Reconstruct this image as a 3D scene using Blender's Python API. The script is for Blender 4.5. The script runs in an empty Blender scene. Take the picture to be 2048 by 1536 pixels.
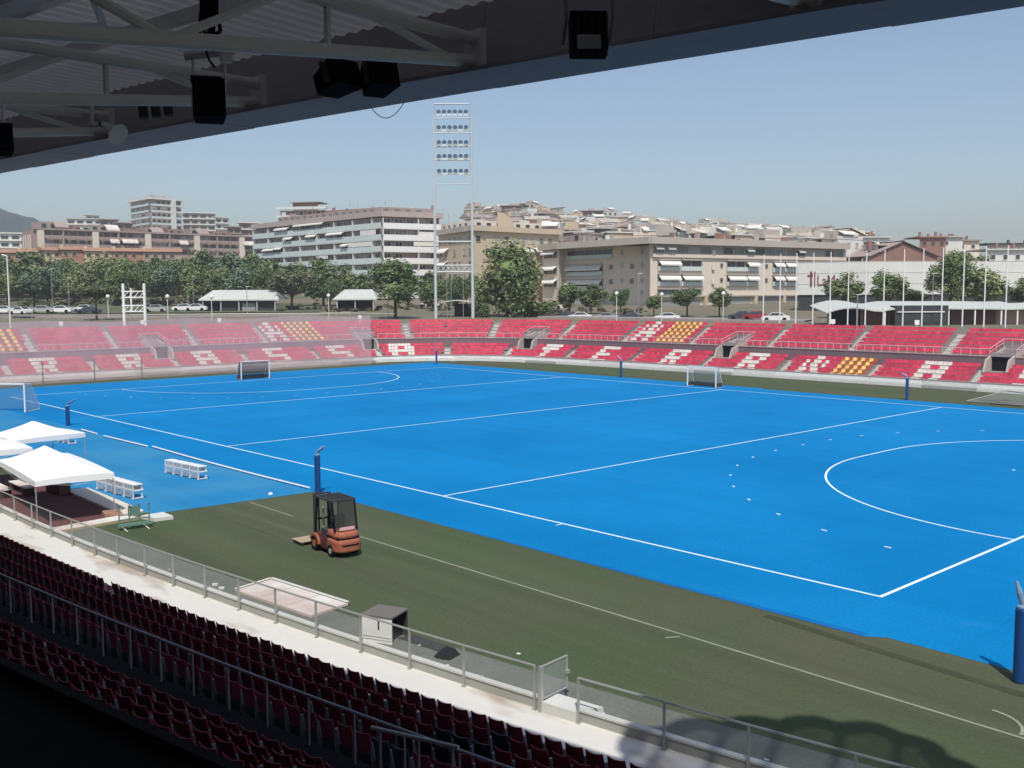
import bpy, math, random
import numpy as np
from mathutils import Vector, Matrix

random.seed(7)
SC = bpy.context.scene
COL = SC.collection
PI = math.pi

# ------------------------------------------------------------------ camera
# metres; pitch corner nearest the camera = origin, +Y across the pitch, -X along it
CAM = np.array([15.580, -30.654, 9.954])
YAW, PITCH, ROLL, FPX = 0.827863, -0.0894951, -0.0051464, 2014.5   # FPX for a 2048 px wide frame

def cam_axes():
    cy, sy, cp, sp = math.cos(YAW), math.sin(YAW), math.cos(PITCH), math.sin(PITCH)
    f = np.array([-sy * cp, cy * cp, sp]); r = np.array([cy, sy, 0.0]); u = np.cross(r, f)
    cr, sr = math.cos(ROLL), math.sin(ROLL)
    return cr * r + sr * u, -sr * r + cr * u, f

RX, UX, FX = cam_axes()
cd = bpy.data.cameras.new('camera')
cam = bpy.data.objects.new('camera', cd)
COL.objects.link(cam)
cam.matrix_world = Matrix(((RX[0], UX[0], -FX[0], CAM[0]), (RX[1], UX[1], -FX[1], CAM[1]),
                           (RX[2], UX[2], -FX[2], CAM[2]), (0, 0, 0, 1)))
cd.sensor_width = 36.0
cd.lens = 36.0 * FPX / 2048.0
cd.clip_start = 0.2
cd.clip_end = 6000
SC.camera = cam

# ------------------------------------------------------------------ light
SUN_EL, SUN_AZ = math.radians(56.0), math.atan2(0.745, -0.667)      # azimuth clockwise from +Y
w = bpy.data.worlds.new('World'); SC.world = w; w.use_nodes = True
nt = w.node_tree
bg = nt.nodes['Background']
sky = nt.nodes.new('ShaderNodeTexSky')
sky.sky_type = 'NISHITA'; sky.sun_disc = False
sky.sun_elevation = SUN_EL; sky.sun_rotation = SUN_AZ
sky.altitude = 150; sky.air_density = 1.0; sky.dust_density = 1.7; sky.ozone_density = 1.4
nt.links.new(sky.outputs[0], bg.inputs[0])
bg.inputs[1].default_value = 0.132
sd = bpy.data.lights.new('sun', 'SUN'); sd.energy = 4.0; sd.angle = math.radians(0.53); sd.color = (1.0, 0.955, 0.89)
so = bpy.data.objects.new('sun', sd); COL.objects.link(so)
sdir = Vector((math.sin(SUN_AZ) * math.cos(SUN_EL), math.cos(SUN_AZ) * math.cos(SUN_EL), math.sin(SUN_EL)))
so.rotation_euler = sdir.to_track_quat('Z', 'Y').to_euler(); so.location = sdir * 100
vs = SC.view_settings
vs.view_transform = 'Standard'; vs.look = 'None'; vs.exposure = 0.0; vs.gamma = 1.0; vs.use_curve_mapping = False

# ------------------------------------------------------------------ survey helpers
def ray(px, py):
    return FX + RX * ((px - 1024) / FPX) + UX * ((768 - py) / FPX)
def atdep(px, py, dep):
    return CAM + ray(px, py) * dep
def onz(px, py, z=0.0):
    d = ray(px, py); return CAM + d * ((z - CAM[2]) / d[2])
def proj(p):
    d = np.asarray(p, float) - CAM
    k = d @ FX
    return 1024 + FPX * (d @ RX) / k, 768 - FPX * (d @ UX) / k, k
def zat(py, dep, px=1024):
    return atdep(px, py, dep)[2]

# ------------------------------------------------------------------ materials
def srgb(r, g, b):
    f = lambda c: (c / 255 / 12.92) if c / 255 <= 0.04045 else ((c / 255 + 0.055) / 1.055) ** 2.4
    return (f(r), f(g), f(b))

def mat(name, col, rough=0.7, var=0.15, scale=0.6, fine=12.0, metal=0.0, bump=0.0, island=0.0, tint=None, spec=None):
    m = bpy.data.materials.new(name); m.use_nodes = True
    n = m.node_tree.nodes; l = m.node_tree.links
    b = n['Principled BSDF']
    b.inputs['Roughness'].default_value = rough
    b.inputs['Metallic'].default_value = metal
    if spec is not None: b.inputs['Specular IOR Level'].default_value = spec
    g = n.new('ShaderNodeNewGeometry')
    n1 = n.new('ShaderNodeTexNoise'); n1.inputs['Scale'].default_value = scale; n1.inputs['Detail'].default_value = 5
    n2 = n.new('ShaderNodeTexNoise'); n2.inputs['Scale'].default_value = fine; n2.inputs['Detail'].default_value = 3
    l.new(g.outputs['Position'], n1.inputs['Vector']); l.new(g.outputs['Position'], n2.inputs['Vector'])
    ad = n.new('ShaderNodeMath'); ad.operation = 'ADD'
    l.new(n1.outputs[0], ad.inputs[0]); l.new(n2.outputs[0], ad.inputs[1])
    mr = n.new('ShaderNodeMapRange')
    mr.inputs['From Min'].default_value = 0.6; mr.inputs['From Max'].default_value = 1.4
    mr.inputs['To Min'].default_value = 1 - var; mr.inputs['To Max'].default_value = 1 + var
    l.new(ad.outputs[0], mr.inputs['Value'])
    fac = mr.outputs[0]
    if island:
        r2 = n.new('ShaderNodeMapRange')
        r2.inputs['To Min'].default_value = 1 - island; r2.inputs['To Max'].default_value = 1 + island
        l.new(g.outputs['Random Per Island'], r2.inputs['Value'])
        mu = n.new('ShaderNodeMath'); mu.operation = 'MULTIPLY'
        l.new(fac, mu.inputs[0]); l.new(r2.outputs[0], mu.inputs[1]); fac = mu.outputs[0]
    base = n.new('ShaderNodeRGB'); base.outputs[0].default_value = (*col, 1)
    src = base.outputs[0]
    if tint is not None:
        t2 = n.new('ShaderNodeMix'); t2.data_type = 'RGBA'
        l.new(src, t2.inputs['A']); t2.inputs['B'].default_value = (*tint, 1)
        mr3 = n.new('ShaderNodeMapRange'); mr3.inputs['From Min'].default_value = 0.42; mr3.inputs['From Max'].default_value = 0.62
        l.new(n1.outputs[0], mr3.inputs['Value']); l.new(mr3.outputs[0], t2.inputs['Factor'])
        src = t2.outputs['Result']
    vm = n.new('ShaderNodeVectorMath'); vm.operation = 'SCALE'
    l.new(src, vm.inputs[0]); l.new(fac, vm.inputs['Scale'])
    l.new(vm.outputs[0], b.inputs['Base Color'])
    if bump:
        bp = n.new('ShaderNodeBump'); bp.inputs['Strength'].default_value = bump; bp.inputs['Distance'].default_value = 0.05
        l.new(n2.outputs[0], bp.inputs['Height']); l.new(bp.outputs[0], b.inputs['Normal'])
    return m

def veil(name, col, alpha):
    """open mesh too fine to model thread by thread: diffuse cloth mixed with see-through"""
    m = bpy.data.materials.new(name); m.use_nodes = True
    n = m.node_tree.nodes; l = m.node_tree.links
    n.remove(n['Principled BSDF'])
    o = n['Material Output']
    d = n.new('ShaderNodeBsdfDiffuse'); d.inputs[0].default_value = (*col, 1)
    tl = n.new('ShaderNodeBsdfTranslucent'); tl.inputs[0].default_value = (*col, 1)
    a = n.new('ShaderNodeMixShader'); a.inputs[0].default_value = 0.35
    l.new(d.outputs[0], a.inputs[1]); l.new(tl.outputs[0], a.inputs[2])
    t = n.new('ShaderNodeBsdfTransparent')
    mx = n.new('ShaderNodeMixShader'); mx.inputs[0].default_value = alpha
    g = n.new('ShaderNodeNewGeometry')
    ns = n.new('ShaderNodeTexNoise'); ns.inputs['Scale'].default_value = 0.35; ns.inputs['Detail'].default_value = 4
    l.new(g.outputs['Position'], ns.inputs['Vector'])
    mr = n.new('ShaderNodeMapRange'); mr.inputs['From Min'].default_value = 0.3; mr.inputs['From Max'].default_value = 0.7
    mr.inputs['To Min'].default_value = alpha * 0.85; mr.inputs['To Max'].default_value = alpha * 1.15
    l.new(ns.outputs[0], mr.inputs['Value']); l.new(mr.outputs[0], mx.inputs[0])
    l.new(t.outputs[0], mx.inputs[1]); l.new(a.outputs[0], mx.inputs[2]); l.new(mx.outputs[0], o.inputs[0])
    return m

M = dict(
    concrete=mat('concrete_pale', (0.56, 0.545, 0.50), 0.85, 0.10, 0.25, 5, bump=0.1),
    concrete_mid=mat('concrete_mid', (0.30, 0.265, 0.26), 0.85, 0.16, 0.4, 4),
    concrete_wall=mat('concrete_wall', (0.19, 0.125, 0.14), 0.85, 0.14, 0.3, 3),
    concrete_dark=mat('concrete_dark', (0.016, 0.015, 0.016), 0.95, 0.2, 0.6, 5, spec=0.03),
    kerb=mat('kerb_concrete', (0.36, 0.37, 0.34), 0.85, 0.08, 0.5, 2),
    kerb_top=mat('kerb_top', (0.60, 0.60, 0.56), 0.85, 0.07, 0.5, 2),
    asphalt=mat('asphalt', (0.145, 0.155, 0.13), 0.9, 0.25, 0.7, 9, bump=0.2),
    galv=mat('galvanised_steel', (0.42, 0.43, 0.40), 0.45, 0.12, 2, 20, metal=0.4),
    galv_dark=mat('dull_steel', (0.24, 0.23, 0.25), 0.5, 0.15, 2, 20, metal=0.3),
    white=mat('white_paint', (0.80, 0.80, 0.78), 0.5, 0.05, 1, 8),
    offwhite=mat('offwhite_paint', (0.66, 0.66, 0.62), 0.6, 0.10, 0.6, 4),
    pinkrail=mat('pale_pink_rail', (0.72, 0.44, 0.46), 0.5, 0.08, 1, 8),
    line=mat('line_white', (0.68, 0.82, 0.90), 0.8, 0.08, 1, 14),
    turfline=mat('faded_line', (0.26, 0.28, 0.21), 0.9, 0.22, 1.5, 14),
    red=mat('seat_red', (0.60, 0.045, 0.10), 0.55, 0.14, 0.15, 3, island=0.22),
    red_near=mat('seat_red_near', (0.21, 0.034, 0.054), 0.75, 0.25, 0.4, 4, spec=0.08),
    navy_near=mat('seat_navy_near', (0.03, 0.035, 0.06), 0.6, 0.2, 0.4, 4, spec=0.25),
    seat_white=mat('seat_white', (0.72, 0.66, 0.60), 0.6, 0.08, 0.4, 3, island=0.08),
    seat_yellow=mat('seat_yellow', (0.86, 0.60, 0.17), 0.6, 0.08, 0.4, 3, island=0.10),
    seat_orange=mat('seat_orange', (0.42, 0.09, 0.04), 0.6, 0.08, 0.4, 3, island=0.10),
    bracket=mat('seat_bracket', (0.20, 0.19, 0.21), 0.6, 0.15, 2, 10),
    roof_sheet=mat('roof_sheet', (0.42, 0.44, 0.46), 0.6, 0.15, 0.4, 4),
    fascia=mat('fascia_steel', (0.40, 0.355, 0.39), 0.6, 0.12, 0.5, 5),
    truss=mat('truss_paint', (0.74, 0.71, 0.71), 0.5, 0.08, 1, 8),
    black=mat('black_plastic', (0.010, 0.011, 0.016), 0.85, 0.2, 2, 12, spec=0.08),
    darkgrey=mat('dark_grey', (0.05, 0.05, 0.055), 0.7, 0.2, 2, 12, spec=0.2),
    grey=mat('mid_grey', (0.28, 0.28, 0.28), 0.6, 0.12, 1, 10),
    blue_pad=mat('blue_pad', (0.005, 0.055, 0.20), 0.45, 0.12, 2, 10),
    blue_pipe=mat('blue_pipe', (0.25, 0.38, 0.55), 0.35, 0.1, 2, 10, metal=0.3),
    orange=mat('forklift_orange', (0.36, 0.115, 0.065), 0.42, 0.15, 1.5, 9),
    maroon=mat('maroon_dark', (0.085, 0.026, 0.024), 0.5, 0.2, 1.5, 9),
    carpet=mat('maroon_carpet', (0.115, 0.04, 0.042), 0.95, 0.15, 0.8, 9),
    wood=mat('pale_board', (0.42, 0.33, 0.22), 0.8, 0.18, 2, 9),
    cream_board=mat('cream_board', (0.66, 0.60, 0.52), 0.8, 0.12, 1, 6),
    pink_board=mat('pink_board', (0.60, 0.49, 0.44), 0.85, 0.12, 0.5, 3, tint=(0.66, 0.65, 0.60)),
    tent=mat('tent_white', (0.86, 0.87, 0.87), 0.6, 0.03, 0.5, 3),
    green_steel=mat('green_steel', (0.13, 0.24, 0.19), 0.5, 0.15, 2, 9),
    glass=mat('dark_glass', (0.045, 0.055, 0.06), 0.12, 0.3, 0.3, 2),
    glass_lit=mat('grey_glass', (0.16, 0.19, 0.19), 0.2, 0.3, 0.3, 2),
    brick=mat('brick', (0.27, 0.145, 0.115), 0.85, 0.15, 0.4, 3),
    brickpink=mat('brick_pink', (0.36, 0.255, 0.22), 0.85, 0.15, 0.3, 3),
    terracotta=mat('terracotta', (0.36, 0.20, 0.13), 0.85, 0.2, 0.5, 3),
    mauve=mat('mauve_roof', (0.34, 0.265, 0.235), 0.85, 0.2, 0.3, 3),
    cream=mat('cream_render', (0.56, 0.46, 0.33), 0.85, 0.1, 0.2, 2),
    beige=mat('beige_render', (0.68, 0.595, 0.50), 0.85, 0.08, 0.15, 2),
    greige=mat('grey_render', (0.45, 0.40, 0.35), 0.85, 0.1, 0.2, 2),
    whitewall=mat('white_render', (0.66, 0.66, 0.62), 0.8, 0.08, 0.2, 2),
    bluewhite=mat('balcony_white', (0.58, 0.64, 0.62), 0.7, 0.06, 0.3, 2),
    roofwhite=mat('pale_roof', (0.50, 0.52, 0.48), 0.7, 0.08, 0.5, 3),
    awning=mat('awning_white', (0.72, 0.71, 0.66), 0.8, 0.05, 0.4, 3),
    shutter=mat('shutter_grey', (0.36, 0.37, 0.36), 0.7, 0.1, 0.4, 3),
    lampglass=mat('lamp_glass', (0.14, 0.20, 0.25), 0.25, 0.2, 1, 4),
    pinkgrey=mat('pinkish_grey_render', (0.42, 0.35, 0.33), 0.85, 0.08, 0.2, 2),
    towerwhite=mat('tower_paint', (0.50, 0.54, 0.55), 0.5, 0.06, 1, 6),
    bark=mat('bark', (0.075, 0.055, 0.045), 0.95, 0.2, 2, 9),
    leaf_a=mat('leaf_green', (0.13, 0.185, 0.075), 0.9, 0.25, 0.12, 1.5, island=0.4, tint=(0.20, 0.225, 0.10), spec=0.15),
    leaf_b=mat('leaf_dark', (0.10, 0.148, 0.062), 0.9, 0.25, 0.12, 1.5, island=0.4, tint=(0.145, 0.18, 0.08), spec=0.15),
    leaf_c=mat('leaf_olive', (0.12, 0.13, 0.078), 0.9, 0.25, 0.25, 1.5, island=0.35, tint=(0.15, 0.155, 0.09), spec=0.15),
    leaf_d=mat('leaf_bluegreen', (0.105, 0.16, 0.10), 0.9, 0.25, 0.25, 1.5, island=0.4, tint=(0.14, 0.19, 0.12), spec=0.15),
    scrub=mat('dry_scrub', (0.20, 0.165, 0.12), 0.95, 0.25, 0.06, 0.6, tint=(0.13, 0.125, 0.075)),
    signred=mat('sign_dark_red', (0.20, 0.035, 0.05), 0.6, 0.1, 1, 5),
    carwhite=mat('car_white', (0.72, 0.72, 0.70), 0.3, 0.05, 1, 5),
    cardark=mat('car_dark', (0.04, 0.05, 0.07), 0.3, 0.1, 1, 5),
    carred=mat('car_red', (0.28, 0.03, 0.04), 0.3, 0.1, 1, 5),
    carsilver=mat('car_silver', (0.38, 0.38, 0.38), 0.3, 0.08, 1, 5),
    mountain=mat('mountain', (0.055, 0.075, 0.080), 1.0, 0.22, 0.012, 0.06, spec=0.0),
)

# ------------------------------------------------------------------ mesh helpers
class MB:
    def __init__(s): s.v = []; s.f = []; s.m = []
    def add(s, vs_, fs, mi=0):
        k = len(s.v); s.v += [tuple(float(c) for c in v) for v in vs_]
        s.f += [tuple(i + k for i in f) for f in fs]; s.m += [mi] * len(fs); return s
    def par(s, o, a, b, c, mi=0):
        o, a, b, c = (np.array(t, float) for t in (o, a, b, c))
        v = [o, o + a, o + a + b, o + b, o + c, o + a + c, o + a + b + c, o + b + c]
        return s.add(v, [(0, 3, 2, 1), (4, 5, 6, 7), (0, 1, 5, 4), (1, 2, 6, 5), (2, 3, 7, 6), (3, 0, 4, 7)], mi)
    def box(s, x0, x1, y0, y1, z0, z1, mi=0):
        return s.par((x0, y0, z0), (x1 - x0, 0, 0), (0, y1 - y0, 0), (0, 0, z1 - z0), mi)
    def tube(s, p, q, r, n=6, mi=0, r2=None):
        p = np.array(p, float); q = np.array(q, float); d = q - p; L = np.linalg.norm(d)
        if L < 1e-6: return s
        d /= L; a = np.cross(d, (0, 0, 1.0) if abs(d[2]) < 0.9 else (1.0, 0, 0)); a /= np.linalg.norm(a); b = np.cross(d, a)
        r2 = r if r2 is None else r2
        v = [p + r * (a * math.cos(2 * PI * i / n) + b * math.sin(2 * PI * i / n)) for i in range(n)]
        v += [q + r2 * (a * math.cos(2 * PI * i / n) + b * math.sin(2 * PI * i / n)) for i in range(n)]
        fs = [(i, (i + 1) % n, n + (i + 1) % n, n + i) for i in range(n)]
        fs += [tuple(range(n))[::-1], tuple(range(n, 2 * n))]
        return s.add(v, fs, mi)
    def path(s, pts, r, n=6, mi=0):
        for a, b in zip(pts[:-1], pts[1:]): s.tube(a, b, r, n, mi)
        return s
    def prism(s, poly, z0, z1, mi=0, mtop=None):
        n = len(poly)
        v = [(x, y, z0) for x, y in poly] + [(x, y, z1) for x, y in poly]
        s.add(v, [(i, (i + 1) % n, n + (i + 1) % n, n + i) for i in range(n)] + [tuple(range(n))[::-1]], mi)
        return s.add([(x, y, z1) for x, y in poly], [tuple(range(n))], mi if mtop is None else mtop)
    def lathe(s, c, prof, n=12, mi=0):
        v = []
        for r, z in prof:
            v += [(c[0] + r * math.cos(2 * PI * i / n), c[1] + r * math.sin(2 * PI * i / n), c[2] + z) for i in range(n)]
        fs = []
        for k in range(len(prof) - 1):
            fs += [(k * n + i, k * n + (i + 1) % n, (k + 1) * n + (i + 1) % n, (k + 1) * n + i) for i in range(n)]
        fs += [tuple(range(n))[::-1], tuple(range((len(prof) - 1) * n, len(prof) * n))]
        return s.add(v, fs, mi)
    def mesh(s, name, mats, off=(0, 0, 0), smooth=False, ang=35):
        me = bpy.data.meshes.new(name)
        v = np.array(s.v, float) - np.array(off, float)
        me.from_pydata(v.tolist(), [], s.f)
        for m in (mats if isinstance(mats, (list, tuple)) else [mats]): me.materials.append(m)
        if any(s.m): me.polygons.foreach_set('material_index', s.m)
        if smooth: me.polygons.foreach_set('use_smooth', [True] * len(me.polygons))
        me.update(); return me
    def obj(s, name, mats, parent=None, smooth=False, local=False):
        off = (0, 0, 0)
        if parent is not None and not local: off = world_loc(parent)
        o = bpy.data.objects.new(name, s.mesh(name, mats, off, smooth)); COL.objects.link(o)
        if parent is not None: o.parent = parent
        return o

def world_loc(o):
    v = np.zeros(3)
    while o is not None: v = v + np.array(o.location); o = o.parent
    return v

def tag(o, label=None, cat=None, group=None, kind=None):
    if label: o['label'] = label
    if cat: o['category'] = cat
    if group: o['group'] = group
    if kind: o['kind'] = kind
    return o

def thing(name, label, cat, loc=(0, 0, 0), rz=0.0, group=None):
    o = bpy.data.objects.new(name, None); COL.objects.link(o); o.empty_display_size = 0.3
    o.location = [float(c) for c in loc]; o.rotation_euler = (0, 0, rz)
    return tag(o, label, cat, group)

def struct(name, mb, mats, **k):
    return tag(mb.obj(name, mats, **k), kind='structure')

def dup(root, loc=None, rz=None, label=None, group=None, scale=None):
    r = root.copy(); COL.objects.link(r)
    if loc is not None: r.location = [float(c) for c in loc]
    if rz is not None: r.rotation_euler = (0, 0, rz)
    if scale is not None: r.scale = scale
    if label: r['label'] = label
    if group: r['group'] = group
    for ch in list(root.children):
        c = ch.copy(); COL.objects.link(c); c.parent = r
        for g in ch.children:
            d = g.copy(); COL.objects.link(d); d.parent = c
    return r

ORD = ['first', 'second', 'third', 'fourth', 'fifth', 'sixth', 'seventh', 'eighth', 'ninth', 'tenth', 'eleventh', 'twelfth', 'thirteenth', 'fourteenth',
       'fifteenth', 'sixteenth', 'seventeenth', 'eighteenth', 'nineteenth', 'twentieth']

# ------------------------------------------------------------------ plan curves
NCX, NCY, NR = -36.8, 215.7, 232.9
def near(s, d=0.0):
    """near stand: s metres along the front fence, d metres back from it"""
    if s < 0: return (NCX + s, NCY - NR - d)
    t = s / NR
    return (NCX + (NR + d) * math.sin(t), NCY - (NR + d) * math.cos(t))
def near_ang(s): return max(s, 0) / NR

_fp = [(-108.0, -70), (-108.0, -20), (-108.0, 4), (-107.8, 18), (-107.4, 33), (-107.0, 44), (-106.3, 52), (-104.6, 58.5), (-101.3, 63.8),
       (-96.4, 67.3), (-90.0, 69.2), (-80, 70.2), (-62, 70.6), (-40, 70.7), (-20, 70.7), (20, 70.7), (120, 70.7)]
_p = np.array(_fp, float)
for _ in range(3):
    q = [_p[0]]
    for a, b in zip(_p[:-1], _p[1:]): q += [a * 0.75 + b * 0.25, a * 0.25 + b * 0.75]
    q.append(_p[-1]); _p = np.array(q)
_seg = np.hypot(*np.diff(_p, axis=0).T); _cum = np.r_[0, np.cumsum(_seg)]
FARLEN = _cum[-1]
_tan = np.diff(_p, axis=0) / _seg[:, None]
def far_t(s):
    mid = (_cum[:-1] + _cum[1:]) / 2
    t = np.array([np.interp(s, mid, _tan[:, 0]), np.interp(s, mid, _tan[:, 1])])
    return t / np.hypot(*t)
def far(s, d=0.0):
    """far stand: s metres along the foot of its front wall, d metres back from it"""
    x = np.interp(s, _cum, _p[:, 0]); y = np.interp(s, _cum, _p[:, 1]); t = far_t(s)
    return (x - t[1] * d, y + t[0] * d)
def s_far(px, d, z):
    best = None
    for s in np.arange(60, FARLEN - 60, 1.0):
        x, y = far(s, d); a = proj((x, y, z))
        if a[2] > 5 and (best is None or abs(a[0] - px) < best[0]): best = (abs(a[0] - px), s)
    c = best[1]
    for s in np.arange(c - 1.2, c + 1.2, 0.05):
        x, y = far(s, d); a = abs(proj((x, y, z))[0] - px)
        if a < best[0]: best = (a, s)
    return best[1]
S_MID = s_far(890, 3, 1)
S_CORNER = s_far(752, 6, 2)

def extrude(mb, prof, fn, s0, s1, ds, mi=0, closed=False):
    n = max(1, int(math.ceil((s1 - s0) / ds)))
    v = []
    for i in range(n + 1):
        s = s0 + (s1 - s0) * i / n
        for d, z in prof:
            x, y = fn(s, d); v.append((x, y, z))
    k = len(prof); fs = []
    for i in range(n):
        for j in range(k if closed else k - 1):
            j2 = (j + 1) % k
            fs.append((i * k + j, (i + 1) * k + j, (i + 1) * k + j2, i * k + j2))
    if closed:
        fs += [tuple(range(k)), tuple(range(n * k, n * k + k))[::-1]]
    return mb.add(v, fs, mi)

# ------------------------------------------------------------------ ground, pitch
def turf_mat(name, c1, c2, scale, streak=0.0, wet=None):
    m = bpy.data.materials.new(name); m.use_nodes = True
    n = m.node_tree.nodes; l = m.node_tree.links; b = n['Principled BSDF']
    b.inputs['Roughness'].default_value = 0.9; b.inputs['Specular IOR Level'].default_value = 0.04
    g = n.new('ShaderNodeNewGeometry')
    a = n.new('ShaderNodeTexNoise'); a.inputs['Scale'].default_value = scale; a.inputs['Detail'].default_value = 6; a.inputs['Roughness'].default_value = 0.6
    l.new(g.outputs['Position'], a.inputs['Vector'])
    f = n.new('ShaderNodeTexNoise'); f.inputs['Scale'].default_value = 9; f.inputs['Detail'].default_value = 4
    l.new(g.outputs['Position'], f.inputs['Vector'])
    mr = n.new('ShaderNodeMapRange'); mr.inputs['From Min'].default_value = 0.38; mr.inputs['From Max'].default_value = 0.64
    l.new(a.outputs[0], mr.inputs['Value'])
    mx = n.new('ShaderNodeMix'); mx.data_type = 'RGBA'
    mx.inputs['A'].default_value = (*c1, 1); mx.inputs['B'].default_value = (*c2, 1)
    l.new(mr.outputs[0], mx.inputs['Factor'])
    src = mx.outputs['Result']
    if streak:                                   # brushed / mown strips along the pitch
        sp = n.new('ShaderNodeMapping'); sp.inputs['Scale'].default_value = (0.02, 0.9, 1)
        l.new(g.outputs['Position'], sp.inputs['Vector'])
        s = n.new('ShaderNodeTexNoise'); s.inputs['Scale'].default_value = 1.0; s.inputs['Detail'].default_value = 3
        l.new(sp.outputs[0], s.inputs['Vector'])
        r = n.new('ShaderNodeMapRange'); r.inputs['From Min'].default_value = 0.3; r.inputs['From Max'].default_value = 0.7
        r.inputs['To Min'].default_value = 1 - streak; r.inputs['To Max'].default_value = 1 + streak
        l.new(s.outputs[0], r.inputs['Value'])
        v = n.new('ShaderNodeVectorMath'); v.operation = 'SCALE'
        l.new(src, v.inputs[0]); l.new(r.outputs[0], v.inputs['Scale']); src = v.outputs[0]
    if wet:                                      # paler sandy scuffs towards the edges and goalmouths
        pn = n.new('ShaderNodeTexNoise'); pn.inputs['Scale'].default_value = 0.45; pn.inputs['Detail'].default_value = 7; pn.inputs['Roughness'].default_value = 0.7; l.new(g.outputs['Position'], pn.inputs['Vector'])
        pr = n.new('ShaderNodeMapRange'); pr.inputs['From Min'].default_value = 0.60; pr.inputs['From Max'].default_value = 0.78; pr.inputs['To Max'].default_value = 0.16; l.new(pn.outputs[0], pr.inputs['Value'])
        pm_ = n.new('ShaderNodeMix'); pm_.data_type = 'RGBA'; pm_.inputs['B'].default_value = (0.10, 0.32, 0.52, 1); l.new(src, pm_.inputs['A']); l.new(pr.outputs[0], pm_.inputs['Factor']); src = pm_.outputs['Result']
    if wet:                                      # separate rolls of carpet, each a hair different, with seams
        sx = n.new('ShaderNodeSeparateXYZ'); l.new(g.outputs['Position'], sx.inputs[0])
        dv = n.new('ShaderNodeMath'); dv.operation = 'DIVIDE'; dv.inputs[1].default_value = 3.81; l.new(sx.outputs['X'], dv.inputs[0])
        fl = n.new('ShaderNodeMath'); fl.operation = 'FLOOR'; l.new(dv.outputs[0], fl.inputs[0])
        wn = n.new('ShaderNodeTexWhiteNoise'); wn.noise_dimensions = '1D'; l.new(fl.outputs[0], wn.inputs['W'])
        r3 = n.new('ShaderNodeMapRange'); r3.inputs['To Min'].default_value = 1 - wet; r3.inputs['To Max'].default_value = 1 + wet; l.new(wn.outputs['Value'], r3.inputs['Value'])
        fr = n.new('ShaderNodeMath'); fr.operation = 'FRACT'; l.new(dv.outputs[0], fr.inputs[0])
        ls_ = n.new('ShaderNodeMath'); ls_.operation = 'LESS_THAN'; ls_.inputs[1].default_value = 0.014; l.new(fr.outputs[0], ls_.inputs[0])
        sm_ = n.new('ShaderNodeMath'); sm_.operation = 'MULTIPLY_ADD'; sm_.inputs[1].default_value = -0.07; l.new(ls_.outputs[0], sm_.inputs[0]); l.new(r3.outputs[0], sm_.inputs[2])
        v3 = n.new('ShaderNodeVectorMath'); v3.operation = 'SCALE'; l.new(src, v3.inputs[0]); l.new(sm_.outputs[0], v3.inputs['Scale']); src = v3.outputs[0]
    r2 = n.new('ShaderNodeMapRange'); r2.inputs['From Min'].default_value = 0.3; r2.inputs['From Max'].default_value = 0.7
    r2.inputs['To Min'].default_value = 0.9; r2.inputs['To Max'].default_value = 1.1
    l.new(f.outputs[0], r2.inputs['Value'])
    v = n.new('ShaderNodeVectorMath'); v.operation = 'SCALE'
    l.new(src, v.inputs[0]); l.new(r2.outputs[0], v.inputs['Scale'])
    l.new(v.outputs[0], b.inputs['Base Color'])
    bp = n.new('ShaderNodeBump'); bp.inputs['Strength'].default_value = 0.25; bp.inputs['Distance'].default_value = 0.02
    l.new(f.outputs[0], bp.inputs['Height']); l.new(bp.outputs[0], b.inputs['Normal'])
    return m

M['olive'] = turf_mat('old_turf', (0.070, 0.098, 0.052), (0.092, 0.096, 0.061), 0.09, 0.12)
M['blue'] = turf_mat('blue_turf', (0.002, 0.172, 0.425), (0.005, 0.205, 0.485), 0.07, 0.04, wet=0.022)
M['blue_side'] = turf_mat('blue_turf_side', (0.045, 0.235, 0.43), (0.018, 0.20, 0.43), 0.16, 0.06)
M['blue_dark'] = turf_mat('blue_turf_edge', (0.006, 0.135, 0.38), (0.008, 0.16, 0.42), 0.3, 0.05)

mb = MB(); mb.add([(-420, -120, 0), (300, -120, 0), (300, 300, 0), (-420, 300, 0)], [(0, 1, 2, 3)])
struct('ground', mb, M['olive'])
mb = MB()
mb.add([(x, y, 0.006) for x, y in [(-101, -3.85), (-28.3, -3.95), (1.5, -3.95), (2.0, -3.55), (10, -3.55), (10, 58.4), (-43.0, 58.4), (-43.6, 59.2), (-101, 60.0)]],
       [tuple(range(9))])
struct('pitch', mb, M['blue'])
mb = MB()
mb.add([(x, y, 0.006) for x, y in [(-101, -13.0), (-34, -13.0), (-28.95, -12.15), (-28.35, -3.95), (-101, -3.85)]], [(0, 1, 2, 3, 4)])
struct('side_turf', mb, M['blue_side'])
mb = MB()
mb.add([(-17, -3.95, 0.010), (1.5, -3.95, 0.010), (1.5, -3.62, 0.010), (-17, -3.75, 0.010)], [(0, 1, 2, 3)])
struct('turf_border', mb, M['blue_dark'])

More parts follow.
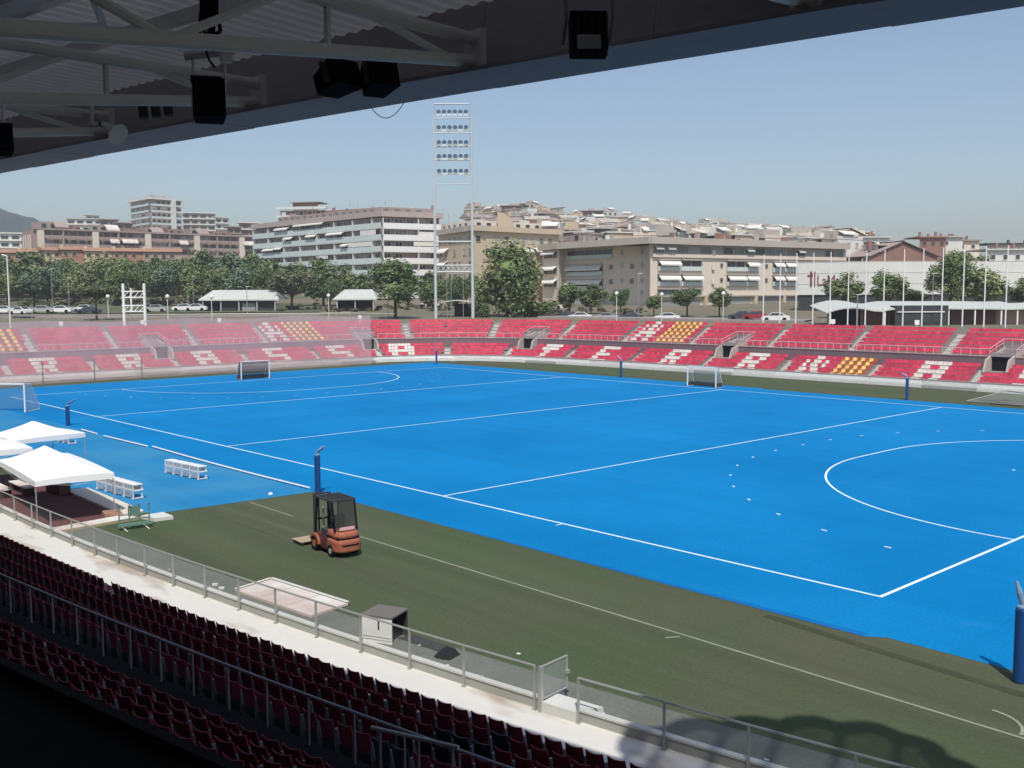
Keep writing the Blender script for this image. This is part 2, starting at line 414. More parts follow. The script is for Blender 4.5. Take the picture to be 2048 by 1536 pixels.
def strip(mb, pts, wd, z=0.014):
    pts = [np.array(p, float) for p in pts]; v = []
    for i, p in enumerate(pts):
        a = pts[max(i - 1, 0)]; b = pts[min(i + 1, len(pts) - 1)]; t = b - a; t /= np.linalg.norm(t); nrm = np.array([-t[1], t[0]]) * wd / 2
        v += [(*(p + nrm), z), (*(p - nrm), z)]
    mb.add(v, [(2 * i, 2 * i + 1, 2 * i + 3, 2 * i + 2) for i in range(len(pts) - 1)])
def line_obj(name, pts, wd=0.12, m='line', z=0.014):
    mb = MB(); strip(mb, pts, wd, z); struct(name, mb, M[m])
line_obj('sideline', [(-91.4, 0), (0, 0)], 0.13)
line_obj('sideline', [(-91.4, 55), (9, 55)])
line_obj('backline', [(0, -0.065), (0, 54.93)], 0.14, z=0.018)
line_obj('backline', [(-91.4, 0), (-91.4, 55)], 0.11, z=0.018)
for x in (-22.9, -45.7, -68.5): line_obj('cross_line', [(x, 0.05), (x, 54.95)])
for cx, sgn in ((0, -1), (-91.4, 1)):
    for rad, dash in ((14.63, False), (19.63, True)):
        pts = [(cx + sgn * rad * math.sin(a), 25.67 - rad * math.cos(a)) for a in np.linspace(0, PI / 2, 40)]
        pts += [(cx + sgn * rad, y) for y in np.linspace(25.9, 29.1, 5)]
        pts += [(cx + sgn * rad * math.cos(a), 29.33 + rad * math.sin(a)) for a in np.linspace(0, PI / 2, 40)]
        if not dash:
            line_obj('shooting_circle', pts)
        else:
            pa = np.array(pts); L = np.r_[0, np.cumsum(np.hypot(*np.diff(pa, axis=0).T))]
            mid = L[-1] / 2
            for k in range(-9, 10):
                s0 = mid + k * 3.3
                pp = [(np.interp(s, L, pa[:, 0]), np.interp(s, L, pa[:, 1])) for s in (s0 - 0.16, s0 + 0.16)]
                if abs(pp[0][0] - cx) > 1: line_obj('circle_dash', pp, 0.10)
    mb = MB(); mb.lathe((cx + sgn * 6.4, 27.5, 0.009), [(0.10, 0), (0.10, 0.005)], 12); struct('penalty_spot', mb, M['line'])
line_obj('corner_mark', [(-14.56, -0.45), (-14.56, -0.08)], 0.07)
# old football lines on the worn green turf
line_obj('old_line', [(-28.3, -7.62), (-24.0, -7.72)], 0.08, 'turfline', 0.010)
line_obj('old_line', [(-19.0, -7.68), (0, -7.62), (12, -7.6)], 0.09, 'turfline', 0.010)
line_obj('old_mark', [(-2.35, -8.22), (-2.12, -7.83)], 0.09, 'turfline', 0.010)
line_obj('old_mark', [(6.2 + 1.0 * math.cos(a), -7.55 + 1.0 * math.sin(a)) for a in np.linspace(0.05, PI / 2, 12)], 0.08, 'turfline', 0.014)
line_obj('old_line', [(7.2, -7.5), (7.2, -3.7)], 0.08, 'turfline', 0.010)

M['olive_worn'] = turf_mat('worn_turf', (0.054, 0.064, 0.039), (0.070, 0.074, 0.048), 0.6, 0.15)
line_obj('worn_strip', [(-1.5, -4.35), (1.5, -4.65), (4.5, -4.9), (9.0, -5.3)], 0.34, 'olive_worn', 0.007)
M['olive_pale'] = turf_mat('pale_turf', (0.085, 0.092, 0.065), (0.105, 0.105, 0.078), 0.7, 0.12)
line_obj('tyre_track', [(-28, -9.2), (-24, -9.1), (-19, -9.25), (-15.5, -9.3)], 0.22, 'olive_pale', 0.007)
line_obj('tyre_track', [(-28, -10.1), (-24, -10.0), (-19, -10.15), (-15.5, -10.2)], 0.22, 'olive_pale', 0.007)
# dirt strip between kerb and turf
mb = MB(); extrude(mb, [(-0.2, 0.020), (-1.95, 0.012)], near, -62, 62, 2); struct('service_strip', mb, M['asphalt'])

# ------------------------------------------------------------------ near grandstand (structure of steps)
def stained():
    m = mat('walkway_concrete', (0.66, 0.645, 0.60), 0.9, 0.06, 0.25, 3)
    n = m.node_tree.nodes; l = m.node_tree.links; b = n['Principled BSDF']
    src = b.inputs['Base Color'].links[0].from_socket
    g = n.new('ShaderNodeNewGeometry'); mp = n.new('ShaderNodeMapping'); mp.inputs['Scale'].default_value = (0.25, 0.75, 1)
    mp.inputs['Rotation'].default_value = (0, 0, -0.15); mp.inputs['Location'].default_value = (0.4, 0.2, 0)
    l.new(g.outputs['Position'], mp.inputs['Vector'])
    ns = n.new('ShaderNodeTexNoise'); ns.inputs['Scale'].default_value = 1.0; ns.inputs['Detail'].default_value = 3
    l.new(mp.outputs[0], ns.inputs['Vector'])
    mr = n.new('ShaderNodeMapRange'); mr.inputs['From Min'].default_value = 0.55; mr.inputs['From Max'].default_value = 0.68
    mr.inputs['To Max'].default_value = 0.85
    l.new(ns.outputs[0], mr.inputs['Value'])
    mx = n.new('ShaderNodeMix'); mx.data_type = 'RGBA'; mx.inputs['B'].default_value = (0.36, 0.29, 0.235, 1)
    l.new(src, mx.inputs['A']); l.new(mr.outputs[0], mx.inputs['Factor']); l.new(mx.outputs['Result'], b.inputs['Base Color'])
    return m
M['walk'] = stained()
mb = MB(); extrude(mb, [(-0.38, 0.016), (1.95, 0.016)], near, -62, 62, 2); struct('walkway', mb, M['walk'])

stand = thing('grandstand', 'shaded near grandstand terraces in the foreground with dark concrete steps under the roof', 'grandstand', (*near(20, 10), 0))
ROWS_L = [(1.92 + 0.85 * i, 0.02 + 0.20 * i) for i in range(5)]      # front edge, floor height
prof = []
for d, z in ROWS_L: prof += [(d, max(z - 0.2, -0.05)), (d, z)]
prof += [(6.45, ROWS_L[-1][1])]
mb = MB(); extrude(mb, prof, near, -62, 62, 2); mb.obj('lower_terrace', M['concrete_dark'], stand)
mb = MB(); extrude(mb, [(6.45, 0.82), (6.45, 1.05), (7.3, 1.05), (7.3, 2.02), (7.34, 2.02)], near, -62, 62, 2); mb.obj('aisle_wall', M['grey'], stand)
ROWS_U = [(8.25 + 0.80 * j, 2.05 + 0.42 * j) for j in range(5)]
prof = [(7.34, 2.05)]
for d, z in ROWS_U: prof += [(d, z - (0.42 if z > 2.1 else 0)), (d, z)]
prof += [(12.3, ROWS_U[-1][1]), (12.45, ROWS_U[-1][1]), (12.45, 5.03), (12.62, 5.05), (12.62, 4.9), (17.8, 4.9), (17.8, 8.3), (27, 8.3)]
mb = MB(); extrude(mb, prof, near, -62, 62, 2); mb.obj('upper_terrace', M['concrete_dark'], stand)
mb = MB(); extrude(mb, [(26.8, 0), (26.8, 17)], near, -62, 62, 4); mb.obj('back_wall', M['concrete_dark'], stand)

def near_seat_mesh(name, cm):
    mb = MB(); W = 0.215
    xs = np.linspace(-W, W, 6); rows = [(0.38, 0.06), (0.60, 0.10), (0.82, 0.16)]
    v = []
    for th in (0.0, 0.03):
        for z, back in rows:
            for x in xs:
                k = (x / W) ** 2
                top = (0.020 * k if z > 0.8 else 0)
                v.append((x * (1.0 if z < 0.8 else 0.93), -(back + 0.04 * (1 - k)) - th, z + top))
    n = len(xs); fs = []
    for side in (0, 1):
        o = side * 3 * n
        for r in range(2):
            for i in range(n - 1):
                q = (o + r * n + i, o + r * n + i + 1, o + (r + 1) * n + i + 1, o + (r + 1) * n + i)
                fs.append(q if side else q[::-1])
    for i in range(n - 1): fs.append((2 * n + i, 2 * n + i + 1, 5 * n + i + 1, 5 * n + i))
    for r in range(2):
        fs.append((r * n, (r + 1) * n, 3 * n + (r + 1) * n, 3 * n + r * n))
        fs.append((r * n + n - 1, (r + 1) * n + n - 1, 3 * n + (r + 1) * n + n - 1, 3 * n + r * n + n - 1))
    mb.add(v, fs)
    mb.par((-W, -0.08, 0.36), (2 * W, 0, 0), (0, 0.36, 0.02), (0, 0, 0.03))
    return mb.mesh(name, cm), mb
def bracket_mb():
    mb = MB(); mb.box(0.225, 0.262, -0.16, -0.06, 0.10, 0.66); mb.box(0.20, 0.28, -0.14, 0.16, 0.30, 0.345); return mb
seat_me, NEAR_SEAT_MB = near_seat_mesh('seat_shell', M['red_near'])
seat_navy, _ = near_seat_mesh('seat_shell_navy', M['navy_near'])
pad_me = (lambda m: (m.box(-0.19, 0.19, -0.06, 0.26, 0.395, 0.42), m.mesh('seat_pad', M['grey']))[1])(MB())
brk_mb = bracket_mb(); brk_me = brk_mb.mesh('seat_bracket', M['bracket'])

spots = []; inrow = {}
AISLES_N = [(20.2, .45)]
for tier, rows, base in (('lower', ROWS_L, 0.40), ('upper', ROWS_U, 0.42)):
    for i, (d, z) in enumerate(rows):
        for k in range(-110, 110):
            s = k * 0.5 + 0.25 * (i % 2)
            if s < -45 or s > 52: continue
            if tier == 'lower' and s > 49: continue
            if tier == 'lower' and i == 0 and any(abs(s - a) < wd / 2 for a, wd in AISLES_N): continue
            if tier == 'upper' and 41.7 < s < 43.0: continue
            x, y = near(s, d + base); u, v_, dd = proj((x, y, z + 0.5))
            if dd < 1 or u < -150 or u > 2250 or v_ > 1640 or v_ < 900: continue
            spots.append((dd, tier, i, s, x, y, z))
            if u < 2048: inrow.setdefault((tier, i), []).append(s)
for k_ in inrow: inrow[k_].sort(reverse=True)
spots.sort()
N_IND = 290
def nth(d, tier, i, s):
    L = d.get((tier, i), []); k = (L.index(s) if s in L else 0) + 1
    return f'{k}th' if 10 < k % 100 < 14 else f'{k}' + {1: 'st', 2: 'nd', 3: 'rd'}.get(k % 10, 'th')
for n_, (dd, tier, i, s, x, y, z) in enumerate(spots[:N_IND]):
    navy = tier == 'lower' and i >= 2 and 36.2 < s < 38.6 - 0.3 * i or (tier == 'lower' and i == 1 and 36.8 < s < 37.7)
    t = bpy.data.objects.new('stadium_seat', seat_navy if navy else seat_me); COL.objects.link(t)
    t.location = (x, y, z); t.rotation_euler = (random.uniform(-.03, .03), random.uniform(-.02, .02), near_ang(s) + random.uniform(-.04, .04))
    c = 'navy' if navy else 'dark red'
    tag(t, f'{c} shaded seat, {nth(inrow, tier, i, s)} from the right edge in the {ORD[i]} row behind the walkway' if tier == 'lower' else
        f'{c} shaded seat, {nth(inrow, tier, i, s)} from the right edge in the {ORD[i]} row above the railing', 'seat',
        f'{c} seats in row {i + 1} of the {tier} near block')
    b = bpy.data.objects.new('bracket', brk_me); COL.objects.link(b); b.parent = t
    if random.random() < .09: p_ = bpy.data.objects.new('seat_pad', pad_me); COL.objects.link(p_); p_.parent = t
SEAT_STUFF = spots[N_IND:]
RNW = {0: 'front', 1: 'second', 2: 'third', 3: 'fourth', 4: 'rearmost'}

# upper-tier railing
def rail_thing(name, label, cat, fn, s0, s1, d, z0, h, step, r, m, sgroup=None, low=None, smin=None, post_m=None):
    sm = (s0 + s1) / 2
    t = thing(name, label, cat, (*fn(sm, d), z0), group=sgroup)
    mb = MB(); n = max(1, int((s1 - s0) / 1.5))
    pts = [(*fn(s0 + (s1 - s0) * k / n, d), z0 + h) for k in range(n + 1)]
    mb.path(pts, r, 6)
    mb.obj('top_rail', m, t)
    if low is not None:
        mb = MB(); mb.path([(p[0], p[1], z0 + low) for p in pts], r * 0.7, 5); mb.obj('bottom_rail', m, t)
    n = max(1, int(round((s1 - s0) / step))); me = None
    pm = MB(); pm.tube((0, 0, 0), (0, 0, h - r), r * 0.9, 6); me = pm.mesh('post', post_m or m)
    base = np.array(t.location)
    for k in range(n + 1):
        x, y = fn(s0 + (s1 - s0) * k / n, d)
        o = bpy.data.objects.new('post', me); COL.objects.link(o); o.parent = t; o.location = (x - base[0], y - base[1], 0)
    return t
rail_thing('handrail', 'long thin steel railing running along the front of the shaded upper near block', 'railing', near, -14.7, 48.8, 7.45, 2.05, 0.90, 1.13, 0.028, M['galv_dark'])
t = thing('handrail', 'short bright steel stair handrail between the shaded seats at bottom centre', 'railing', onz(830, 1475, 3.9))
a, b_ = onz(743, 1455, 3.9), onz(917, 1495, 3.9)
mb = MB(); mb.tube(a, b_, 0.03, 8); mb.obj('top_rail', M['galv'], t)
for k in (0.1, 0.55, 0.93):
    p = a + (b_ - a) * k; mb = MB(); mb.tube(p, p - np.array([0, 0, 1.15]), 0.024, 6); mb.obj('post', M['galv_dark'], t)

# front fence along the walkway
def s_near(px, z, d=0.0):
    best = (1e9, 0)
    for s in np.arange(-60, 50, 0.02):
        x, y = near(s, d); a = proj((x, y, z))
        if a[2] > 1 and abs(a[0] - px) < best[0]: best = (abs(a[0] - px), s)
    return best[1]
KERB = thing('kerb', 'low grey concrete kerb running along the foot of the mesh fence', 'kerb', (*near(10, -0.2), 0))
GAP = (s_near(1078, 0.1), s_near(1152, 0.1))
for s0, s1 in ((-62, GAP[0]), (GAP[1], 62)):
    mb = MB(); extrude(mb, [(-0.10, 0.01), (-0.10, 0.26), (-0.22, 0.26), (-0.22, 0.01)], near, s0, s1, 1.5); mb.obj('kerb_side', M['kerb'], KERB)
    mb = MB(); extrude(mb, [(-0.07, 0.262), (-0.07, 0.31), (-0.25, 0.31), (-0.25, 0.262)], near, s0, s1, 1.5, closed=True); mb.obj('kerb_coping', M['kerb_top'], KERB)
M['wiremesh'] = veil('fence_mesh', (0.38, 0.41, 0.36), 0.10)
def fence(label, ss, mesh_from=-99):
    t = thing('mesh_fence', label, 'fence', (*near((ss[0] + ss[-1]) / 2, 0), 0))
    base = np.array(t.location)
    pm = MB(); pm.box(-0.025, 0.025, -0.025, 0.025, -0.0, 1.08); pm.box(-0.05, 0.05, -0.05, 0.05, 0.0, 0.03); me = pm.mesh('post', M['galv'])
    for s in ss:
        o = bpy.data.objects.new('post', me); COL.objects.link(o); o.parent = t
        x, y = near(s, 0.0); o.location = (x - base[0], y - base[1], 0.018); o.rotation_euler = (0, 0, near_ang(s))
    mb = MB(); mb.path([(*near(s, -0.0), 1.10) for s in ss], 0.028, 6); mb.obj('top_rail', M['galv'], t)
    for a, b in zip(ss[:-1], ss[1:]):
        mb = MB(); p, q = near(a + 0.03, -0.035), near(b - 0.03, -0.035)
        mb.add([(*p, 0.30), (*q, 0.30), (*q, 1.07), (*p, 1.07)], [(0, 1, 2, 3)]); mb.obj('mesh_panel', M['wiremesh'], t)
posts = [s_near(px, 0.0) for px in (30, 65, 103, 145, 190, 235, 290, 347, 410, 478, 552, 633, 722, 820, 928, 1070)]
posts = [posts[0] - 2.1 * k for k in range(12, 0, -1)] + posts
fence('galvanised mesh fence along the sunlit walkway, left of the open gate', posts)
posts = [s_near(px, 0.0) for px in (1157, 1328, 1495)]
posts += [posts[-1] + 2.2 * k for k in range(1, 5)]
fence('galvanised mesh fence to the right of the open gate', posts)
# gate leaf, swung open towards the turf
g0 = np.array([*near(GAP[0] + 0.05, 0.0), 0.0]); g1 = np.array([g0[0] - 0.12, g0[1] + 1.02, 0.0])
t = thing('gate', 'small mesh gate standing open towards the green turf', 'gate', g0)
for p, q in (((g0 + [0, 0, .30]), (g1 + [0, 0, .30])), ((g0 + [0, 0, 1.10]), (g1 + [0, 0, 1.10])), ((g1 + [0, 0, .30]), (g1 + [0, 0, 1.10])), ((g0 + [0, .06, .30]), (g0 + [0, .06, 1.10]))):
    mb = MB(); mb.tube(p, q, 0.028, 6); mb.obj('frame_bar', M['galv'], t)
mb = MB(); mb.box(g0[0] - .05, g0[0] + .05, g0[1] - .05, g0[1] + .05, 0, 1.12); mb.obj('hinge_post', M['galv'], t)
mb = MB(); mb.add([g0 + [0, .06, .32], g1 + [0, 0, .32], g1 + [0, 0, 1.08], g0 + [0, .06, 1.08]], [(0, 1, 2, 3)])
mb.obj('mesh_panel', veil('gate_mesh', (0.5, 0.52, 0.5), 0.42), t)
mb = MB(); mb.box(g1[0] - .03, g1[0] + .06, g1[1] - .06, g1[1] + .06, .66, .74); mb.obj('latch', M['galv'], t)
# step block in the gateway
A0, A1 = near(GAP[0] + .1, 0.02), near(GAP[1] - .05, 0.02); B0, B1 = near(GAP[0] + .1, -0.62), near(GAP[1] + .35, -0.62)
mb = MB(); mb.prism([A0, A1, B1, B0], 0.017, 0.27)
tag(mb.obj('step_block', M['kerb_top']), 'pale concrete step block filling the gateway beside the open gate', 'step')

# ------------------------------------------------------------------ roof over the near stand
ZR, OR = 12.60, 8.32
roof = thing('stand_roof', 'dark steel cantilever roof over the near grandstand crossing the top of the photo', 'roof', (*near(20, 15), 12.6))
rj = random.Random(2)
for k in range(56):
    a = -62 + 2.4 * k; z0_ = ZR + rj.uniform(-.012, .012); d0_ = OR + rj.uniform(-.008, .008)
    mb = MB(); extrude(mb, [(d0_, z0_), (OR + 0.95, z0_ + .01), (OR + 0.95, z0_ + 0.06), (OR + 0.40, ZR + 0.10), (OR + 0.16, ZR + 1.30), (OR - 0.02, ZR + 1.30)], near, a, a + 2.392, 1.2, closed=True)
    mb.obj('fascia_panel', M['fascia'], roof)
# corrugated sheet (translucency added to brighten the roof underside)
m_ = M['roof_sheet']; n_ = m_.node_tree.nodes; l_ = m_.node_tree.links
tr = n_.new('ShaderNodeBsdfTranslucent'); tr.inputs[0].default_value = (0.50, 0.52, 0.55, 1)
ms = n_.new('ShaderNodeMixShader'); ms.inputs[0].default_value = 0.085
l_.new(n_['Principled BSDF'].outputs[0], ms.inputs[1]); l_.new(tr.outputs[0], ms.inputs[2]); l_.new(ms.outputs[0], n_['Material Output'].inputs[0])
mb = MB(); s = -62.0; v = []; k = 0
prof = [(OR + 0.02, ZR + 1.03), (14.0, ZR + 1.12), (20.0, ZR + 1.22), (28.0, ZR + 1.34)]
ss = np.arange(-62, 72, 0.065)
for j, s in enumerate(ss):
    dz = (0, 0, 0.035, 0.035)[j % 4]
    for d, z in prof: v.append((*near(s, d), z + dz))
K = len(prof)
mb.add(v, [(i * K + j, (i + 1) * K + j, (i + 1) * K + j + 1, i * K + j + 1) for i in range(len(ss) - 1) for j in range(K - 1)])
mb.obj('roof_sheet', M['roof_sheet'], roof)
for d in (10.6, 12.1, 13.6, 15.1, 16.6, 18.1, 20.0, 22.5):
    mb = MB(); extrude(mb, [(d, ZR + 0.90), (d + 0.12, ZR + 0.90), (d + 0.12, ZR + 1.06), (d, ZR + 1.06)], near, -62, 62, 3, closed=True); mb.obj('purlin', M['truss'], roof)
for d, z, hh in ((13.2, ZR + 0.40, 0.26), (18.6, ZR + 0.1, 0.26)):
    mb = MB(); extrude(mb, [(d, z), (d + 0.22, z), (d + 0.22, z + hh), (d, z + hh)], near, -62, 62, 3, closed=True); mb.obj('cross_beam', M['truss'], roof)
SLO, SUP = 0.132, -0.03
T0 = 41.4
for k in range(-10, 3):
    s = T0 + 4.0 * k
    tip = 9.05
    def P3(d, z): return (*near(s, d), z)
    mb = MB(); mb.tube(P3(tip, ZR + 0.19), P3(24, ZR + 0.19 - SLO * (24 - tip)), 0.075, 10); mb.obj('lower_chord', M['truss'], roof, smooth=False)
    mb = MB(); mb.tube(P3(tip, ZR + 0.45), P3(26, ZR + 0.45 + SUP * (26 - tip)), 0.075, 10); mb.obj('upper_chord', M['truss'], roof)
    mb = MB(); x, y = near(s, tip - 0.03); mb.box(x - .16, x + .16, y - .05, y + .03, ZR + 0.10, ZR + 0.56); mb.obj('end_plate', M['truss'], roof)
    up = lambda d: ZR + 0.45 + SUP * (d - tip)
    lo = lambda d: ZR + 0.19 - SLO * (d - tip)
    for a, b in ((tip + 0.4, tip + 1.9), (tip + 4.3, tip + 2.9), (tip + 4.3, tip + 6.4), (tip + 9, tip + 6.9)):
        mb = MB(); mb.tube(P3(a, lo(a)), P3(b, up(b)), 0.045, 6); mb.obj('web_bar', M['truss'], roof)
    for a in (tip + 2.4, tip + 6.7):
        mb = MB(); mb.tube(P3(a, lo(a)), P3(a, up(a)), 0.04, 6); mb.obj('web_bar', M['truss'], roof)
    if k < 2:       # wind bracing to the next truss
        for d0, d1 in ((tip + 2.4, tip + 5.4), (tip + 8.4, tip + 5.4)):
            mb = MB(); mb.tube((*near(s, d0), ZR + 0.80), (*near(s + 4.0, d1), ZR + 0.78), 0.05, 6); mb.obj('brace', M['truss'], roof)
        mb = MB(); mb.tube((*near(s, tip + 5.4), ZR + 0.80), (*near(s + 4.0, tip + 2.4), ZR + 0.80), 0.05, 6); mb.obj('brace', M['truss'], roof)
# unseen scalloped canopy, added and shaped to throw the lobed shadow
crest = thing('shadow_canopy', 'unseen scalloped canopy added above the near roof to cast the lobed shadow', 'canopy', (14, -26, 14))
M['membrane'] = veil('shadow_canopy_sheet', (0.35, 0.35, 0.35), 0.78)
sh = np.array([0.745, -0.667]) * 20.0 / math.tan(SUN_EL)
gpts = [(1.75, -14.5), (1.75, -13.1), (2.5, -12.0), (3.3, -11.0), (4.3, -10.1), (5.4, -9.6), (6.4, -10.0), (7.4, -10.6), (9.8, -11.1)]
edge = []
for (a, b) in zip(gpts[:-1], gpts[1:]):
    a = np.array(a); b = np.array(b); nrm = np.array([-(b - a)[1], (b - a)[0]])
    for u in np.linspace(0, 1, 7)[:-1]:
        edge.append(a + (b - a) * u + nrm * 0.30 * math.sin(PI * u))
edge.append(np.array(gpts[-1]))
edge = [e + sh for e in edge]
mb = MB(); v = [(e[0], e[1], 20.0) for e in edge] + [(e[0] + 3.5, e[1] - 7.5, 20.6) for e in edge]; n = len(edge)
mb.add(v, [(i, i + 1, n + i + 1, n + i) for i in range(n - 1)]); mb.obj('membrane', M['membrane'], crest)
mb = MB(); mb.path([(e[0], e[1], 20.0) for e in edge], 0.30, 8); mb.obj('edge_tube', M['truss'], crest)
for g in gpts[:-1]:
    g = np.array(g) + sh; mb = MB(); mb.tube((g[0], g[1], 20.0), (g[0] + 3.5, g[1] - 7.5, 20.6), 0.12, 6); mb.obj('rib', M['truss'], crest)
for g in (gpts[1], gpts[5]):
    g = np.array(g) + sh; mb = MB(); mb.tube((g[0] + 2, g[1] - 4.3, 20.2), (g[0] + 2, g[1] - 4.3, 13.6), 0.12, 8); mb.obj('mast', M['truss'], crest)

# things hung from the roof
def hung(name, label, cat, px, py, dep): return thing(name, label, cat, atdep(px, py, dep))
def basis_box(mb, c, w, h, d, mi=0, yaw=0.0, tilt=0.0, taper=1.0):
    """box centred at c, w along camera-right-ish horizontal, turned by yaw about z, tilted down"""
    a = YAW + yaw
    u = np.array([math.cos(a), math.sin(a), 0]); f = np.array([-math.sin(a) * math.cos(tilt), math.cos(a) * math.cos(tilt), -math.sin(tilt)]); z = np.cross(u, f)
    c = np.array(c, float)
    v = []
    for sz in (-1, 1):
        for sf in (-1, 1):
            for su in (-1, 1):
                k = taper if sf > 0 else 1.0
                v.append(c + u * su * w / 2 * k + z * sz * h / 2 * k + f * sf * d / 2)
    return mb.add(v, [(0, 2, 3, 1), (4, 5, 7, 6), (0, 1, 5, 4), (2, 6, 7, 3), (1, 3, 7, 5), (0, 4, 6, 2)], mi)
# floodlight box on its bracket, left
t = hung('floodlight', 'black box floodlight hanging from a truss bracket, upper left', 'floodlight', 418, 205, 11.5)
mb = MB(); basis_box(mb, atdep(418, 205, 11.5), .36, .46, .30, yaw=.3, tilt=.25, taper=.85); mb.obj('lamp_body', M['black'], t)
mb = MB(); basis_box(mb, atdep(412, 160, 11.5), .34, .06, .2, yaw=.3); mb.obj('hood', M['darkgrey'], t)
for px in (386, 450):
    mb = MB(); mb.tube(atdep(px, 115, 11.5), atdep(px, 215, 11.5), .018, 6); mb.obj('bracket_arm', M['truss'], t)
mb = MB(); mb.tube(atdep(370, 112, 11.5), atdep(470, 100, 11.5), .055, 8); mb.obj('bracket_bar', M['truss'], t)
mb = MB(); basis_box(mb, atdep(452, 112, 11.4), .12, .14, .1, yaw=.5); mb.obj('clamp', M['truss'], t)
t = hung('cable_bundle', 'thick black cable bundle hanging down beside the left floodlight', 'cable', 418, 40, 11)
for k in range(7):
    x = 400 + 6 * k
    mb = MB(); mb.path([atdep(x, -60, 11 + .03 * k), atdep(x + random.uniform(-4, 4), 20, 11), atdep(x + random.uniform(-6, 6), 62, 11), atdep(415 + random.uniform(-14, 18), 82, 11)], .022, 5); mb.obj('cable', M['black'], t)
mb = MB(); mb.path([atdep(418, 78, 10.9), atdep(412, 100, 10.9), atdep(418, 120, 10.9), atdep(430, 135, 10.9)], .012, 5); mb.obj('cable', M['black'], t)
# two loudspeakers in the middle
for (px, py, w_, h_, lab, yw) in ((672, 160, .46, .34, 'black loudspeaker cabinet under the truss, left of the pair', .9), (755, 153, .38, .46, 'black loudspeaker cabinet under the truss, right of the pair', .5)):
    dep = 12.4; t = hung('loudspeaker', lab, 'loudspeaker', px, py, dep)
    mb = MB(); basis_box(mb, atdep(px, py, dep), w_, h_, .42, yaw=yw, tilt=.35, taper=.72); mb.obj('cabinet', M['black'], t)
    mb = MB(); c = atdep(px, py, dep); basis_box(mb, c - FX * .18 + UX * .02, w_ * .8, h_ * .75, .03, yaw=yw, tilt=.35); mb.obj('grille', M['darkgrey'], t)
    mb = MB(); mb.tube(atdep(px, py - 40, dep), atdep(px, py - 8, dep), .03, 6); mb.obj('hanger', M['darkgrey'], t)
# lattice floodlight at right
t = hung('floodlight', 'black caged floodlight hanging under the roof edge, top right', 'floodlight', 1180, 70, 9.6)
mb = MB(); basis_box(mb, atdep(1176, 70, 9.6), .35, .39, .2, yaw=.05, tilt=.3); mb.obj('lamp_body', M['black'], t)
mb = MB(); basis_box(mb, atdep(1178, 83, 9.38), .22, .13, .03, yaw=.05, tilt=.3); mb.obj('lens', M['grey'], t)
for i in range(6):
    px = 1142 + 14.5 * i; mb = MB(); mb.tube(atdep(px, 28, 9.44), atdep(px, 112, 9.44), .006, 4); mb.obj('cage_bar', M['darkgrey'], t)
for px in (1130, 1224):
    mb = MB(); mb.path([atdep(px, -20, 9.6), atdep(px + 2, 40, 9.6), atdep(px - 6, 92, 9.6)], .018, 6); mb.obj('bracket_arm', M['galv_dark'], t)
# horn speaker at left
t = hung('horn_speaker', 'grey horn loudspeaker fixed under the truss at left', 'loudspeaker', 228, 258, 15.0)
c = atdep(226, 262, 15.0); dirn = (RX * .8 - UX * .55 - FX * .35); dirn /= np.linalg.norm(dirn)
mb = MB(); mb.tube(c - dirn * .26, c, .035, 12, r2=.09); mb.tube(c, c + dirn * .12, .09, 12, r2=.17); mb.obj('horn', M['truss'], t)
mb = MB(); mb.tube(c - dirn * .36, c - dirn * .24, .06, 10); mb.obj('driver', M['grey'], t)
mb = MB(); mb.path([atdep(184, 205, 15), atdep(184, 250, 15), c - dirn * .3], .03, 6); mb.obj('bracket_arm', M['truss'], t)
t = hung('floodlight', 'black floodlight cut by the left edge of the photo under the roof', 'floodlight', 0, 280, 14.0)
mb = MB(); basis_box(mb, atdep(2, 282, 14.0), .30, .42, .28, yaw=.5, tilt=.3, taper=.8); mb.obj('lamp_body', M['black'], t)
mb = MB(); mb.tube(atdep(6, 190, 14), atdep(6, 262, 14), .02, 6); mb.obj('bracket_arm', M['truss'], t)
# dark ballast boxes standing in the gutter
for i, (px, py) in enumerate(((285, 225), (310, 222), (335, 219))):
    t = hung('ballast_box', f'small dark round ballast box in the roof gutter, {ORD[i]} from the left', 'box', px, py, 15.5)
    mb = MB(); mb.tube(atdep(px, py - 12, 15.5), atdep(px + 3, py + 12, 15.5), .07, 10); mb.obj('drum', M['darkgrey'], t)
# wire loop below the roof edge
pts = [atdep(741 + 67 * u, 213 - 8 * u + 4 * 27 * u * (1 - u), 13.0) for u in np.linspace(0, 1, 13)]
mb = MB(); mb.path(pts, .005, 4); tag(mb.obj('wire_loop', M['black']), 'thin wire loop sagging below the roof edge against the sky', 'wire')

